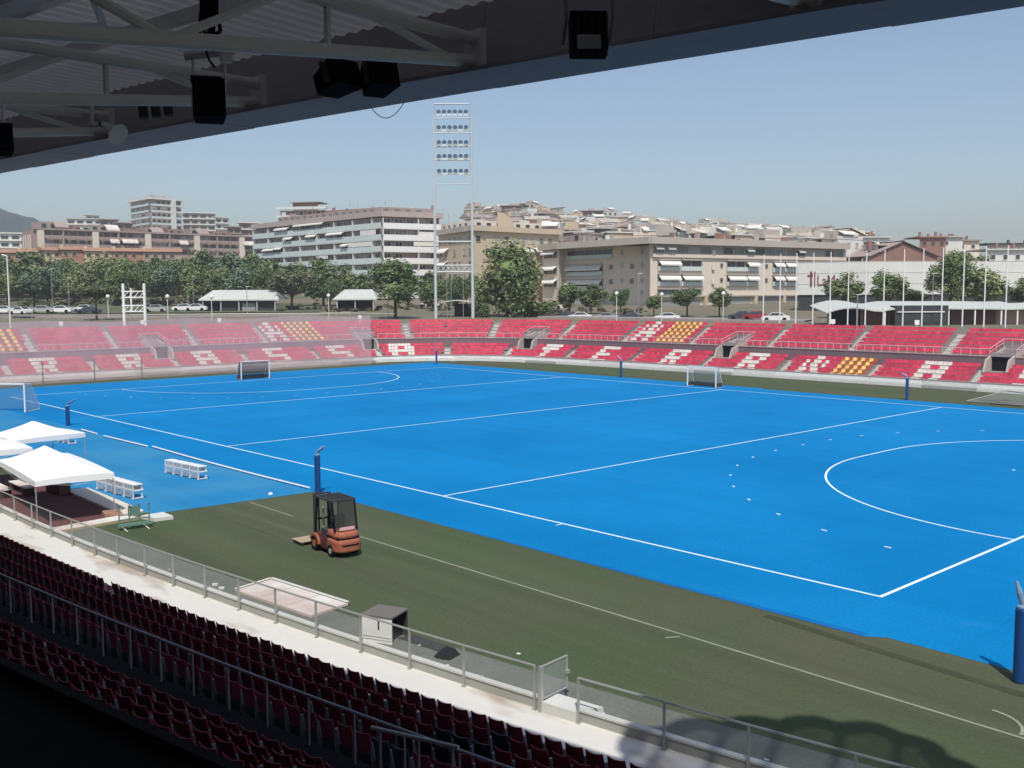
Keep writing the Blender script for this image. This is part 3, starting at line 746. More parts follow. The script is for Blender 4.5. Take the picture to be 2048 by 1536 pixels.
# ------------------------------------------------------------------ far grandstand
fs = thing('grandstand', 'open red-seated grandstand curving round the far side and far end of the blue pitch', 'grandstand', (*far(S_MID, 6), 0))
FL = [(2.45 + 0.85 * i, 0.05 + 0.40 * i) for i in range(5)]
FU = [(8.0 + 0.85 * j, 2.90 + 0.44 * j) for j in range(6)]
SA, SB = 10.0, FARLEN - 10.0
mb = MB(); extrude(mb, [(0.0, -0.05), (0.0, 0.40), (0.22, 0.40), (0.22, 0.83)], far, SA, SB, 2.5); mb.obj('front_wall', M['offwhite'], fs)
mb = MB(); extrude(mb, [(0.18, 0.83), (0.18, 0.93), (0.5, 0.93), (0.5, 0.35)], far, SA, SB, 2.5); mb.obj('wall_coping', M['concrete_mid'], fs)
pm = {}
s = SA + 4; k = 0
while s < SB - 6:                        # white boards fixed to the wall, with gaps
    L = 5.6
    mb = MB(); extrude(mb, [(-0.05, 0.05), (-0.05, 0.36), (-0.01, 0.36), (-0.01, 0.05)], far, s, s + L, 2.8, closed=True)
    mb.obj('wall_board', M['offwhite'] if k % 5 != 3 else M['kerb'], fs)
    mb = MB(); extrude(mb, [(0.17, 0.46), (0.17, 0.78), (0.21, 0.78), (0.21, 0.46)], far, s, s + L, 2.8, closed=True)
    mb.obj('wall_board', M['white'] if k % 4 != 1 else M['offwhite'], fs)
    s += L + 0.2; k += 1
prof = [(0.5, 0.03), (2.45, 0.03)]
for d, z in FL: prof += [(d, z - 0.02 if z < .1 else z - 0.40), (d, z)]
prof += [(6.9, FL[-1][1])]
mb = MB(); extrude(mb, prof, far, SA, SB, 2); mb.obj('lower_terrace', M['concrete_mid'], fs)
mb = MB(); extrude(mb, [(6.9, FL[-1][1] - .1), (6.9, 3.03), (6.86, 3.03), (6.86, 3.12), (7.15, 3.12), (7.15, 2.85)], far, SA, SB, 2); mb.obj('dividing_wall', M['concrete_wall'], fs)
prof = [(7.1, 2.9)]
for d, z in FU: prof += [(d, max(z - 0.44, 2.9)), (d, z)]
prof += [(13.1, FU[-1][1]), (13.1, 5.32), (13.35, 5.32)]
mb = MB(); extrude(mb, prof, far, SA, SB, 2); mb.obj('upper_terrace', M['concrete_mid'], fs)

zs_top = (6.3, 2.35)
VOM = [s_far((a + b) / 2, 7.0, 2.9) for a, b in ((302, 335), (720, 747), (1052, 1069), (1449, 1474), (1986, 2026))]
AL = [s_far(p, 4.6, 1.4) for p in (14, 188, 350, 492, 630, 757, 894, 1018, 1141, 1273, 1416, 1572, 1750, 1955)]
AU = [s_far(p, 10.2, 4.2) for p in (-60, 57, 221, 380, 520, 814, 987, 1134, 1264, 1399, 1555, 1718, 1906)]
AU.append(AU[-1] + 12); AL.append(AL[-1] + 11)
FONT = dict(A=('XXXXXX', 'XX..XX', 'XXXXXX', 'XX..XX', 'XX..XX'), R=('XXXXXX', 'XX..XX', 'XXXXX.', 'XX.XX.', 'XX..XX'),
            T=('XXXXXX', 'XXXXXX', '..XX..', '..XX..', '..XX..'), E=('XXXXXX', 'XX....', 'XXXXX.', 'XX....', 'XXXXXX'),
            S=('XXXXXX', 'XX....', 'XXXXXX', '....XX', 'XXXXXX'),
            L=('..XX..', 'X.XX.X', 'X.XX.X', 'XX.XX.', 'XX..XX'), l=('..XX..', 'X.XX.X', 'X.XX.X', 'XXXXXX', 'XX..XX', 'XX..XX'),
            Y=('Y.Y.Y.Y.Y',) * 5, y=('Y.Y.Y.Y.Y',) * 6)
lower_txt = [('R', (64, 114)), ('R', (236, 279)), ('A', (391, 432)), ('S', (534, 573)), ('S', (666, 702)), ('A', (786, 819)), ('T', (1081, 1119)), ('E', (1207, 1247)),
             ('R', (1348, 1388)), ('R', (1501, 1540)), ('L', (1624, 1668)), ('Y', (1695, 1767)), ('A', (1851, 1904)), ('S', (2062, 2110))]
upper_txt = [('l', (528, 562)), ('y', (582, 634)), ('y', (-42, 25)), ('l', (1297, 1335)), ('y', (1352, 1409))]
SPEC = {'lower': [], 'upper': []}
for nm, L, (d, z), rows in (('lower', lower_txt, (6.3, 2.3), 5), ('upper', upper_txt, (12.7, 5.7), 6)):
    for ch, (a, b) in L:
        pat = FONT[ch]; wdt = len(pat[0]); c = s_far((a + b) / 2, d, z)
        k0 = round((c - wdt * 0.25) / 0.5)
        SPEC[nm].append((k0, pat, 'logo' if ch in 'Ll' else ('bars' if ch in 'Yy' else 'letter')))
def seat_colour(tier, row_from_top, k):
    for k0, pat, kind in SPEC[tier]:
        if k0 <= k < k0 + len(pat[0]) and row_from_top < len(pat):
            c = pat[row_from_top][k - k0]
            if c == 'X': return 1
            if c == 'Y': return 2
            if kind == 'bars': return 3
    return 0
def seat_mb(wd=0.455):
    mb = MB(); mb.par((-wd / 2, -0.02, 0.40), (wd, 0, 0), (0, 0.40, 0), (0, 0, 0.05)); mb.par((-wd / 2, -0.09, 0.43), (wd, 0, 0), (0, 0.05, 0), (0, -0.05, 0.34)); return mb
far_spots = []
for tier, rows in (('lower', FL), ('upper', FU)):
    nr = len(rows)
    for i, (d, z) in enumerate(rows):
        dc = d + 0.30
        for side in (0, 1):
            k = int(SA * 2) + 2 if side == 0 else int(SB * 2) - 2
            s = k * 0.5
            while (s < S_MID if side == 0 else s > S_MID):
                t0 = far_t(s - .5); t1 = far_t(s + .5)
                curv = -(t0[0] * t1[1] - t0[1] * t1[0])
                ds = 0.5 / (1 + max(0, curv) * dc)
                skip = any(abs(s - a) < 0.52 for a in (AL if tier == 'lower' else AU))
                if tier == 'lower' and i >= 3: skip |= any(abs(s - a) < 1.3 for a in VOM)
                if tier == 'upper' and i <= 2: skip |= any(abs(s - a) < 1.5 for a in VOM)
                if not skip:
                    x, y = far(s, dc); px, py, dd = proj((x, y, z))
                    if dd > 1 and -60 < px < 2110:
                        tx = far_t(s)
                        c = seat_colour(tier, nr - 1 - i, k if not (side == 0 and s > S_CORNER) else int(math.floor(s * 2 + 0.01)))
                        far_spots.append((x, y, z, math.atan2(tx[1], tx[0]), c))
                s += ds if side == 0 else -ds; k += 1 if side == 0 else -1
def bake(mb, inst, mats, name, extra=None):
    """inst: list of (x,y,z,angle,material index, base index)"""
    bases = [np.array(b.v, float) for b in mb]; faces = [b.f for b in mb]
    V = []; F = []; MI = []; o = 0
    for x, y, z, a, mi, bi in inst:
        b = bases[bi]; c, s_ = math.cos(a), math.sin(a)
        V.append(np.c_[b[:, 0] * c - b[:, 1] * s_ + x, b[:, 0] * s_ + b[:, 1] * c + y, b[:, 2] + z])
        F += [tuple(i + o for i in f) for f in faces[bi]]; MI += [mi] * len(faces[bi]); o += len(b)
    me = bpy.data.meshes.new(name); me.from_pydata(np.vstack(V).tolist(), [], F)
    for m in mats: me.materials.append(m)
    me.polygons.foreach_set('material_index', MI); me.update()
    ob = bpy.data.objects.new(name, me); COL.objects.link(ob); return ob
# far seats: local +y of the seat mesh must point to the pitch = right of the tangent
fm = MB(); src = seat_mb(); fm.v = [(-x, -y, z) for x, y, z in src.v]; fm.f = src.f; fm.m = src.m
inst = [(x, y, z, a, c, 0) for x, y, z, a, c in far_spots]
for dd, tier, i, s, x, y, z in SEAT_STUFF:
    navy = tier == 'lower' and i >= 2 and 36.2 < s < 38.6 - 0.3 * i or (tier == 'lower' and i == 1 and 36.8 < s < 37.7)
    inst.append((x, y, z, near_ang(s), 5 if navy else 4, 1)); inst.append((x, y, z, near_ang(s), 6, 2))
tag(bake([fm, NEAR_SEAT_MB, brk_mb], inst,
         [M['red'], M['seat_white'], M['seat_yellow'], M['seat_orange'], M['red_near'], M['navy_near'], M['bracket']], 'seat_rows'), kind='stuff')

# stairs in the aisles
step_me = {}
def stairs(name, s, rows, z_first):
    mb = MB()
    t = far_t(s); nrm = np.array([-t[1], t[0]])
    last = z_first
    for d, z in rows:
        for q, dz in ((0.0, -0.20), (0.42, 0.0)):
            x, y = far(s, d - 0.02 - (0.42 - q) * 0.98)
            if z + dz < last - 0.3: continue
            mb.par((x - t[0] * .42, y - t[1] * .42, z + dz - 0.18), (t[0] * .84, t[1] * .84, 0), (nrm[0] * .4, nrm[1] * .4, 0), (0, 0, 0.20))
    return mb.obj(name, M['concrete'], fs)
for s in AL: stairs('aisle_stairs', s, FL[1:], 0)
for s in AU: stairs('aisle_stairs', s, FU[1:], 0)

# vomitories
cuts = sorted(VOM)
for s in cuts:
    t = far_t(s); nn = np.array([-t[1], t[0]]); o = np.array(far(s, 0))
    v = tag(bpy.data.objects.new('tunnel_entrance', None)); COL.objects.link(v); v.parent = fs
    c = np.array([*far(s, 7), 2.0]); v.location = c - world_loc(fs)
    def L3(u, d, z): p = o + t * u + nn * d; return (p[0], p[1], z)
    for sg in (-1, 1):
        mb = MB(); u0, u1 = sg * 1.25, sg * 1.05
        prof = [(5.0, 1.6), (5.6, 2.9), (6.9, 3.25), (10.4, 3.95), (10.4, 1.6)]
        A = [L3(u0, d, z) for d, z in prof]; B = [L3(u1, d, z) for d, z in prof]; n = len(prof)
        mb.add(A + B, [tuple(range(n)), tuple(range(n, 2 * n))[::-1]] + [(i, (i + 1) % n, n + (i + 1) % n, n + i) for i in range(n)])
        mb.obj('side_wall', M['greige'], v)
    mb = MB(); mb.par(L3(-1.05, 6.6, 3.15), (*(t * 2.1), 0), (*(nn * .3), 0), (0, 0, .42)); mb.obj('lintel', M['concrete_mid'], v); mb = MB(); mb.par(L3(-1.05, 10.2, 3.15), (*(t * 2.1), 0), (*(nn * .2), 0), (0, 0, .8)); mb.obj('back_wall', M['concrete_mid'], v)
    mb = MB(); mb.par(L3(-1.05, 6.84, 1.55), (*(t * 2.1), 0), (*(nn * .04), 0), (0, 0, 1.62)); mb.obj('opening_shade', M['black'], v)  # flat black panel: the tunnel's darkness is put into its colour
    mb = MB()
    for sg in (-1, 1):
        mb.path([L3(sg * 1.35, 6.95, 3.95), L3(sg * 1.35, 10.5, 4.85), L3(sg * 1.35, 10.5, 3.9)], .035, 5); mb.path([L3(sg * 1.35, 6.95, 3.55), L3(sg * 1.35, 10.5, 4.45)], .025, 5)
        mb.tube(L3(sg * 1.35, 8.6, 3.4), L3(sg * 1.35, 8.6, 4.36), .03, 5)
    mb.path([L3(-1.35, 10.5, 4.85), L3(1.35, 10.5, 4.85)], .035, 5)
    for u in (-.45, .45): mb.tube(L3(u, 10.5, 3.9), L3(u, 10.5, 4.85), .03, 5)
    mb.obj('guard_rail', M['pinkrail'], v)
names_r = ['far left stretch', 'stretch left of the light tower', 'corner stretch under the light tower', 'stretch right of the light tower', 'stretch under the flagpoles', 'far right stretch']
lim = [SA] + [c for c in cuts] + [SB]
for i in range(len(lim) - 1):
    a, b = lim[i] + 1.35, lim[i + 1] - 1.35
    if i == 0: a = max(a, cuts[0] - 32)
    if i == len(lim) - 2: b = min(b, cuts[-1] + 14)
    rail_thing('guard_rail', f'pale pink railing between the far seat tiers, {names_r[i]}', 'railing', far, a, b, 6.98, 3.12, 0.80, 1.0, 0.042, M['pinkrail'], low=0.05)

# ------------------------------------------------------------------ flagpoles behind the far stand
pole_mb = MB(); pole_mb.tube((0, 0, 0), (0, 0, 9.1), 0.085, 8, r2=0.06); pole_me = pole_mb.mesh('pole', M['white'])
base_mb = MB(); base_mb.box(-.14, .14, -.14, .14, 0, .25); base_me = base_mb.mesh('pole_base', M['galv'])
fin_mb = MB(); fin_mb.lathe((0, 0, 9.1), [(.05, 0), (.085, .05), (.05, .10)], 8); fin_me = fin_mb.mesh('finial', M['white'])
fx = [-60.47, -57.95, -55.58, -53.13, -50.74, -48.29, -45.97, -43.64, -41.2, -38.88, -36.57, -34.16, -31.76, -29.44]
for i, x in enumerate(fx):
    t = thing('flagpole', f'bare white flagpole behind the far stand, {ORD[i]} from the left in the row', 'flagpole', (x, 84.5, 5.72), group='bare white flagpoles behind the far stand')
    for nm, me in (('pole', pole_me), ('pole_base', base_me), ('finial', fin_me)):
        o = bpy.data.objects.new(nm, me); COL.objects.link(o); o.parent = t

# ------------------------------------------------------------------ light tower
TL, TR = atdep(872, 640, 173), atdep(946, 642, 173)
TL[2] = TR[2] = 5.2; axis = TR - TL; W_ = np.linalg.norm(axis); axis /= W_
tw = thing('light_tower', 'tall white twin-pole floodlight tower with five rows of lamps behind the far corner', 'light tower', (TL + TR) / 2)
for p in (TL, TR):
    mb = MB(); mb.tube(p, (p[0], p[1], zat(237, 173, 900)), .29, 12, r2=.13); mb.obj('pole', M['towerwhite'], tw)
def bar(z, r=.12, a=0.0, b=1.0, name='cross_bar', m='towerwhite'):
    mb = MB(); p = TL + axis * W_ * a; q = TL + axis * W_ * b; mb.tube((p[0], p[1], z), (q[0], q[1], z), r, 6); return mb.obj(name, M[m], tw)
zz = lambda py: zat(py, 173, 905)
bar(zz(215), .14, .02, .94, 'top_bar')
for py in (243, 271, 298, 324, 352): bar(zz(py), .10, name='lamp_bar')
bar(zz(371), .07); bar(zz(484), .14); 
for py in (531, 544): bar(zz(py), .13)
mb = MB(); n = 7
for i in range(n):
    p = TL + axis * W_ * (i / n); q = TL + axis * W_ * ((i + 1) / n)
    mb.tube((p[0], p[1], zz(544)), (q[0], q[1], zz(531)), .07, 5); mb.tube((q[0], q[1], zz(544)), (p[0], p[1], zz(531)), .07, 5)
mb.obj('truss_lattice', M['towerwhite'], tw)
for a in (.30, .42, .74):
    mb = MB(); p = TL + axis * W_ * a; mb.tube((p[0], p[1], 5.2), (p[0], p[1], zz(531)), .05, 5); mb.obj('ladder_rail', M['galv'], tw)
for a in (.02, .97):
    mb = MB(); p = TL + axis * W_ * a; mb.tube((p[0], p[1], zz(352)), (p[0], p[1], zz(215)), .05, 5); mb.obj('edge_cable', M['galv'], tw)
toC = CAM - TL; toC[2] = 0; toC /= np.linalg.norm(toC)
for r, py in enumerate((230, 260, 289, 316, 345)):
    for c_ in range(6):
        p = TL + axis * W_ * (.13 + .145 * c_); z = zz(py)
        mb = MB()
        u = axis; f_ = toC * .94 + np.array([0, 0, -.34]); g_ = np.cross(u, f_)
        c3 = np.array([p[0], p[1], z])
        for rr, dd_, m_ in ((.26, 0.0, 0),):
            mb.tube(c3 - f_ * .28, c3 + f_ * .12, .2, 10, r2=.39, mi=0)
        mb.par(c3 + u * -.34 + np.array([0, 0, -.70]), u * .68, toC * .16, (0, 0, .36), mi=1)
        mb.obj('lamp', [M['lampglass'], M['bluewhite'] if (r == 0 or c_ % 3 == 1) else M['galv']], tw)
hut = thing('hut', 'small dark hut with curved pale roof at the foot of the light tower', 'hut', atdep(912, 640, 178))
p = atdep(884, 640, 178)[:2]; q = atdep(944, 641, 178)[:2]; u = (q - p); nrm = np.array([-u[1], u[0]]) / np.linalg.norm(u); 
mb = MB(); mb.prism([p + u * .42, q, q + nrm * 4, p + u * .42 + nrm * 4], 5.0, zat(607, 178)); mb.obj('wall', M['concrete_dark'], hut)
mb = MB(); v = []; n = 9
for i in range(n):
    a = i / (n - 1); zr = zat(607, 178) + .05 + .75 * math.sin(PI * (0.12 + .76 * a)) - .28
    for off in (-.6, 4.4): x_, y_ = p + u * (-.12 + 1.2 * a) + nrm * off; v += [(x_, y_, zr), (x_, y_, zr + .15)]
fs_ = []
for i in range(n - 1):
    a = i * 4; fs_ += [(a + 1, a + 3, a + 7, a + 5), (a, a + 4, a + 6, a + 2), (a, a + 1, a + 5, a + 4), (a + 2, a + 6, a + 7, a + 3)]
fs_ += [(0, 2, 3, 1), (4 * n - 4, 4 * n - 3, 4 * n - 1, 4 * n - 2)]
mb.add(v, fs_); mb.obj('roof', M['offwhite'], hut)

# small gantry left
A_ = atdep(249, 650, 146); B_ = atdep(291, 650, 146); A_[2] = B_[2] = 4.8; ax = (B_ - A_); LW = np.linalg.norm(ax); ax /= LW
t = thing('lighting_gantry', 'white double-post steel gantry with two lattice trusses behind the left stand', 'gantry', (A_ + B_) / 2)
z146 = lambda py: zat(py, 146, 270)
for p in (A_, B_):
    mb = MB(); mb.tube(p, (p[0], p[1], z146(567)), .22, 10, r2=.2); mb.obj('post', M['white'], t)
mb = MB(); p = A_ + ax * LW * .36; mb.tube((p[0], p[1], z146(624)), (p[0], p[1], z146(576)), .12, 8); mb.obj('middle_post', M['white'], t)
for lo_, hi in ((595, 583), (623, 611)):
    mb = MB()
    for py in (lo_, hi): mb.tube((*(A_ - ax * .25)[:2], z146(py)), (*(B_)[:2], z146(py)), .10, 6)
    for i in range(4):
        p = A_ + ax * LW * (i / 4); q = A_ + ax * LW * ((i + 1) / 4); mb.tube((p[0], p[1], z146(lo_)), (q[0], q[1], z146(hi)), .06, 5)
    mb.obj('truss', M['white'], t)
pl = thing('lamp_mast', 'plain pale mast rising behind the yellow seats at the far left edge', 'mast', atdep(21, 656, 133))
mb = MB(); p = atdep(21, 656, 133); mb.tube(p, (p[0], p[1], zat(507, 133)), .11, 8, r2=.09); mb.obj('pole', M['offwhite'], pl)
mb = MB(); mb.tube((p[0], p[1], zat(507, 133)), (p[0] - .5, p[1] - .5, zat(505, 133)), .1, 6); mb.obj('lamp_head', M['offwhite'], pl)

# haze over the far left stand, built as a sheet of netting
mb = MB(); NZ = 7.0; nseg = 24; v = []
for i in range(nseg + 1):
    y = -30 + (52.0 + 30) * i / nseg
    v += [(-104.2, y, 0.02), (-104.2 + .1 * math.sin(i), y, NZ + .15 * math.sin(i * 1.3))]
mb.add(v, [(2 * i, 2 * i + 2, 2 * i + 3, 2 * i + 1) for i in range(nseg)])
M['net'] = veil('haze_netting', (0.84, 0.63, 0.63), 0.47)  # white net; pink cast of the seats put into its colour
net = thing('haze_net', 'pale translucent net built as the haze in front of the left stand', 'net', (-104.2, 10, 0))
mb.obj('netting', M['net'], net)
for px in (83, 187, 282, -25):
    x, y = -104.1, None
    d = ray(px, 700); tt = (x - CAM[0]) / d[0]; y = CAM[1] + d[1] * tt
    mb = MB(); mb.tube((x, y, 0), (x, y, 2.6), .05, 6); mb.obj('post', M['galv_dark'], net)
mb = MB(); mb.tube((-104.1, 52.0, 0), (-104.1, 52.0, NZ), .035, 6); mb.obj('post', M['galv'], net)

# ------------------------------------------------------------------ pitch furniture
def water_cannon(label, x, y, h, r, nz_dir, wrap=True, nozzle_len=.75):
    t = thing('water_cannon', label, 'water cannon', (x, y, 0.02), group='blue padded water cannons round the pitch')
    mb = MB(); mb.lathe((0, 0, 0), [(r * .95, 0), (r, .05), (r, h - .05), (r * .9, h)], 16); mb.obj('padding', M['blue_pad'], t, local=True, smooth=False)
    mb = MB(); mb.lathe((0, 0, h), [(r * .8, 0), (r * .8, .04), (r * .35, .08), (r * .3, .16)], 12); mb.obj('pipe_collar', M['blue_pipe'], t, local=True)
    d = np.array(nz_dir, float); d /= np.linalg.norm(d); o = np.array([0, 0, h + .14])
    mb = MB(); mb.tube(o, o + d * nozzle_len * .45, .065, 8, r2=.085); mb.tube(o + d * nozzle_len * .45, o + d * nozzle_len, .085, 8, r2=.035); mb.obj('nozzle', M['blue_pipe'], t, local=True)
    sde = np.cross(d, (0, 0, 1)); sde /= np.linalg.norm(sde)
    mb = MB(); mb.tube(o + sde * .07, o + sde * .09 + d * nozzle_len * .9, .018, 5); mb.obj('drive_arm', M['blue_pad'], t, local=True)
    return t
water_cannon('tall blue padded water cannon at the right edge of the photo, nearest one', 5.95, -4.28, 1.93, .155, (-.25, -.05, .9), nozzle_len=.55)
water_cannon('blue padded water cannon standing behind the forklift', -27.7, -4.15, 1.95, .15, (.45, .5, .55), nozzle_len=.5)
water_cannon('blue padded water cannon beside the white tents at far left', -64.3, -3.75, 1.5, .15, (.6, .65, .5), nozzle_len=.85)
water_cannon('dark blue water cannon at the far left corner of the pitch', -97.4, 58.5, 1.9, .14, (.1, -.2, .9))
water_cannon('dark blue water cannon on the far side left of the far goal', -63.27, 59.3, 1.95, .14, (-.5, -.2, .6))
water_cannon('dark blue water cannon on the far side, right of the far goal', -27.86, 58.7, 2.0, .14, (-.8, -.2, .5), nozzle_len=.6)

M['goalnet'] = veil('goal_netting', (0.55, 0.57, 0.57), 0.22)
M['goalnet_w'] = veil('goal_netting_white', (0.68, 0.72, 0.74), 0.42)
def goal(label, x, y, rz, w_, h, dep, netm, board=True, r=.05):
    t = thing('goal', label, 'goal', (x, y, 0.02), rz)      # mouth centred, opening towards local -y
    for sx in (-1, 1):
        mb = MB(); mb.box(sx * w_ / 2 - r, sx * w_ / 2 + r, -r, r, 0, h); mb.obj('post', M['white'], t, local=True)
        mb = MB(); mb.path([(sx * w_ / 2, 0, h), (sx * w_ / 2, dep * .45, h * .97), (sx * w_ / 2, dep, .05), (sx * w_ / 2, 0, .03)], r * .6, 5); mb.obj('side_frame', M['offwhite'], t, local=True)
    mb = MB(); mb.box(-w_ / 2 - r, w_ / 2 + r, -r, r, h - r, h + r); mb.obj('crossbar', M['white'], t, local=True)
    mb = MB(); a = w_ / 2
    mb.add([(-a, dep, .05), (a, dep, .05), (a, dep * .45, h * .97), (-a, dep * .45, h * .97), (-a, 0, h), (a, 0, h)], [(0, 1, 2, 3), (3, 2, 5, 4)])
    for sx in (-a, a): mb.add([(sx, 0, 0.03), (sx, dep, .05), (sx, dep * .45, h * .97), (sx, 0, h)], [(0, 1, 2, 3)])
    mb.obj('netting', netm, t, local=True)
    if board:
        mb = MB(); mb.box(-a, a, dep - .08, dep - .02, 0, .46); mb.obj('backboard', M['darkgrey'], t, local=True)
        for sx in (-a, a):
            mb = MB(); mb.box(sx - .02, sx + .02, .05, dep, 0, .46); mb.obj('sideboard', M['darkgrey'], t, local=True)
    return t
goal('white hockey goal with dark boards on the far sideline at centre right', -48.95, 55.8, 0.0, 3.66, 2.14, 1.2, M['goalnet'])
goal('white hockey goal with dark netting at the far left end of the pitch', -92.7, 27.5, PI / 2, 3.66, 2.14, 1.2, veil('dark_goal_net', (0.10, 0.10, 0.11), .6))
goal('large white football goal cut by the left edge behind the tents', -78.75, -5.7, 0.72, 7.3, 2.44, 2.2, M['goalnet_w'], board=False, r=.06)
# folded goal frame lying beyond the far sideline
t = thing('goal', 'folded goal frame with loose net lying on the grass at the far right', 'goal', (-20.5, 61.5, 0.05))
mb = MB(); mb.path([(-23.2, 60.6, .1), (-21.0, 63.8, .95), (-18.6, 61.6, 1.05), (-17.4, 60.4, .12), (-23.2, 60.6, .1)], .05, 6); mb.obj('frame', M['grey'], t)
mb = MB(); mb.path([(-22.6, 61.8, .15), (-19.8, 60.5, .45), (-17.6, 62.4, .15)], .04, 6); mb.path([(-21, 60.2, .08), (-18.2, 60.0, .08)], .05, 6); mb.obj('cross_brace', M['darkgrey'], t)
mb = MB(); mb.add([(-23.2, 60.6, .1), (-21.0, 63.8, .95), (-18.6, 61.6, 1.05), (-17.4, 60.4, .12), (-20.3, 60.2, .25)], [(0, 1, 2, 4), (2, 3, 4)]); mb.obj('netting', M['goalnet'], t)

# white pipes laid on the turf
for i, (a, b) in enumerate((((-60.66, -4.03), (-57.4, -4.1)), ((-55.98, -4.14), (-48.95, -3.95)), ((-48.6, -3.75), (-29.0, -3.85)))):
    mb = MB(); n = 8; pts = [(a[0] + (b[0] - a[0]) * k / n, a[1] + (b[1] - a[1]) * k / n + (.16 * math.sin(PI * k / n) * (-1) if i == 2 else 0), 0.09) for k in range(n + 1)]
    mb.path(pts, .05, 6)
    tag(mb.obj('pipe', M['white']), ['short white pipe on the blue turf beside the rear tent', 'middle white pipe lying on the blue turf', 'longest white pipe lying on the blue turf, ending at the green grass'][i], 'pipe')

M['lattice'] = veil('white_lattice', (.75, .76, .78), .55)
def bench(label, a, b):
    a = np.array(a, float); b = np.array(b, float); L = np.linalg.norm(b - a); ang = math.atan2(b[1] - a[1], b[0] - a[0])
    t = thing('players_bench', label, 'bench', ((a + b)[0] / 2, (a + b)[1] / 2, 0.02), ang, 'white substitutes benches on the blue turf')
    mb = MB(); mb.box(-L / 2, L / 2, -.24, .26, .42, .47); mb.obj('seat', M['white'], t, local=True)
    n = int(L / .52)
    for k in range(n):
        x = -L / 2 + L * (k + .5) / n
        mb = MB(); mb.box(x - .22, x + .22, .20, .26, .48, .74); mb.obj('backrest', M['white'], t, local=True)
    mb = MB(); mb.box(-L / 2, L / 2, -.24, .22, .70, .74); mb.obj('top_shelf', M['white'], t, local=True)
    for k in range(5):
        x = -L / 2 + .1 + (L - .2) * k / 4
        mb = MB(); mb.box(x - .03, x + .03, -.24, -.19, 0, .72); mb.box(x - .03, x + .03, .20, .25, 0, .5); mb.box(x - .03, x + .03, -.3, .32, .03, .08); mb.obj('leg', M['white'], t, local=True)
    mb = MB(); mb.add([(-L / 2, -.235, .08), (L / 2, -.235, .08), (L / 2, -.235, .70), (-L / 2, -.235, .70)], [(0, 1, 2, 3)]); mb.obj('lattice_panel', M['lattice'], t, local=True)
    for k in range(8):
        x = -L / 2 + L * (k + .5) / 8
        mb = MB(); mb.tube((x - .2, -.23, .1), (x + .2, -.23, .66), .018, 4); mb.obj('brace', M['white'], t, local=True)
bench('white bench in front of the nearest white tent', (-36.7, -11.55), (-32.6, -11.25))
bench('white bench standing alone on the blue turf nearest the long pipe', (-38.9, -6.95), (-35.3, -6.6))
bench('white bench half hidden by the rear white tent', (-57.6, -7.2), (-53.9, -7.0))

# tents
def tent(label, cx, cy, rz, lx, ly, eave, rise, ridge=0.0):
    t = thing('canopy_tent', label, 'tent', (cx, cy, 0), rz, 'white pop-up tents beside the pitch')
    mb = MB(); n = 10; v = []
    # hip roof with sagging panels: radial grid
    def rp(u, vv):      # u along perimeter corner list, vv 0 eave..1 top
        return u, vv
    per = []
    cs = [(-lx / 2, -ly / 2), (lx / 2, -ly / 2), (lx / 2, ly / 2), (-lx / 2, ly / 2)]
    for i in range(4):
        a = np.array(cs[i]); b = np.array(cs[(i + 1) % 4])
        for k in range(6): per.append((a + (b - a) * k / 6, k / 6))
    m_ = len(per)
    for j in range(n + 1):
        q = j / n
        for p, k in per:
            tx = max(-ridge / 2, min(ridge / 2, p[0])); top = np.array([tx, 0.0])
            xy = p * (1 - q) + top * q
            z = eave + rise * (q ** 1.42) + .05 * math.sin(PI * k) * (1 - q) - 0.03 * math.sin(PI * k) * math.sin(PI * q)
            v.append((xy[0], xy[1], z))
    fs2 = [(j * m_ + i, j * m_ + (i + 1) % m_, (j + 1) * m_ + (i + 1) % m_, (j + 1) * m_ + i) for j in range(n) for i in range(m_)]
    mb.add(v, fs2); mb.obj('roof_cover', M['tent'], t, local=True, smooth=True)
    mb = MB(); v = []
    for p, k in per: v += [(p[0], p[1], eave + .05 * math.sin(PI * k)), (p[0] * 1.004, p[1] * 1.006, eave - .24 + .02 * math.sin(6 * k))]
    mb.add(v, [(2 * i, 2 * ((i + 1) % m_), 2 * ((i + 1) % m_) + 1, 2 * i + 1) for i in range(m_)]); mb.obj('valance', M['tent'], t, local=True)
    for x, y in cs:
        mb = MB(); x *= .985; y *= .98; mb.box(x - .02, x + .02, y - .02, y + .02, 0, eave); mb.obj('pole', M['galv'], t, local=True)
    mb = MB()
    for i in range(4):
        a = cs[i]; b = cs[(i + 1) % 4]; mb.tube((*a, eave - .1), ((a[0] + b[0]) / 2, (a[1] + b[1]) / 2, eave - .38), .012, 4); mb.tube(((a[0] + b[0]) / 2, (a[1] + b[1]) / 2, eave - .38), (*b, eave - .1), .012, 4)
    mb.obj('scissor_frame', M['galv'], t, local=True)
    return t
tent('nearest white pop-up tent, over the maroon carpet at the left edge', -33.2, -15.0, -0.07, 7.4, 3.3, 2.05, .82, 2.6)
tent('white pop-up tent immediately behind the nearest one, cut by the left edge', -41.6, -15.6, -0.02, 4.2, 3.4, 2.1, .75, .4)
tent('rear white pop-up tent beside the white bench at left', -45.0, -12.1, 0.16, 3.7, 4.0, 2.1, .72, .5)

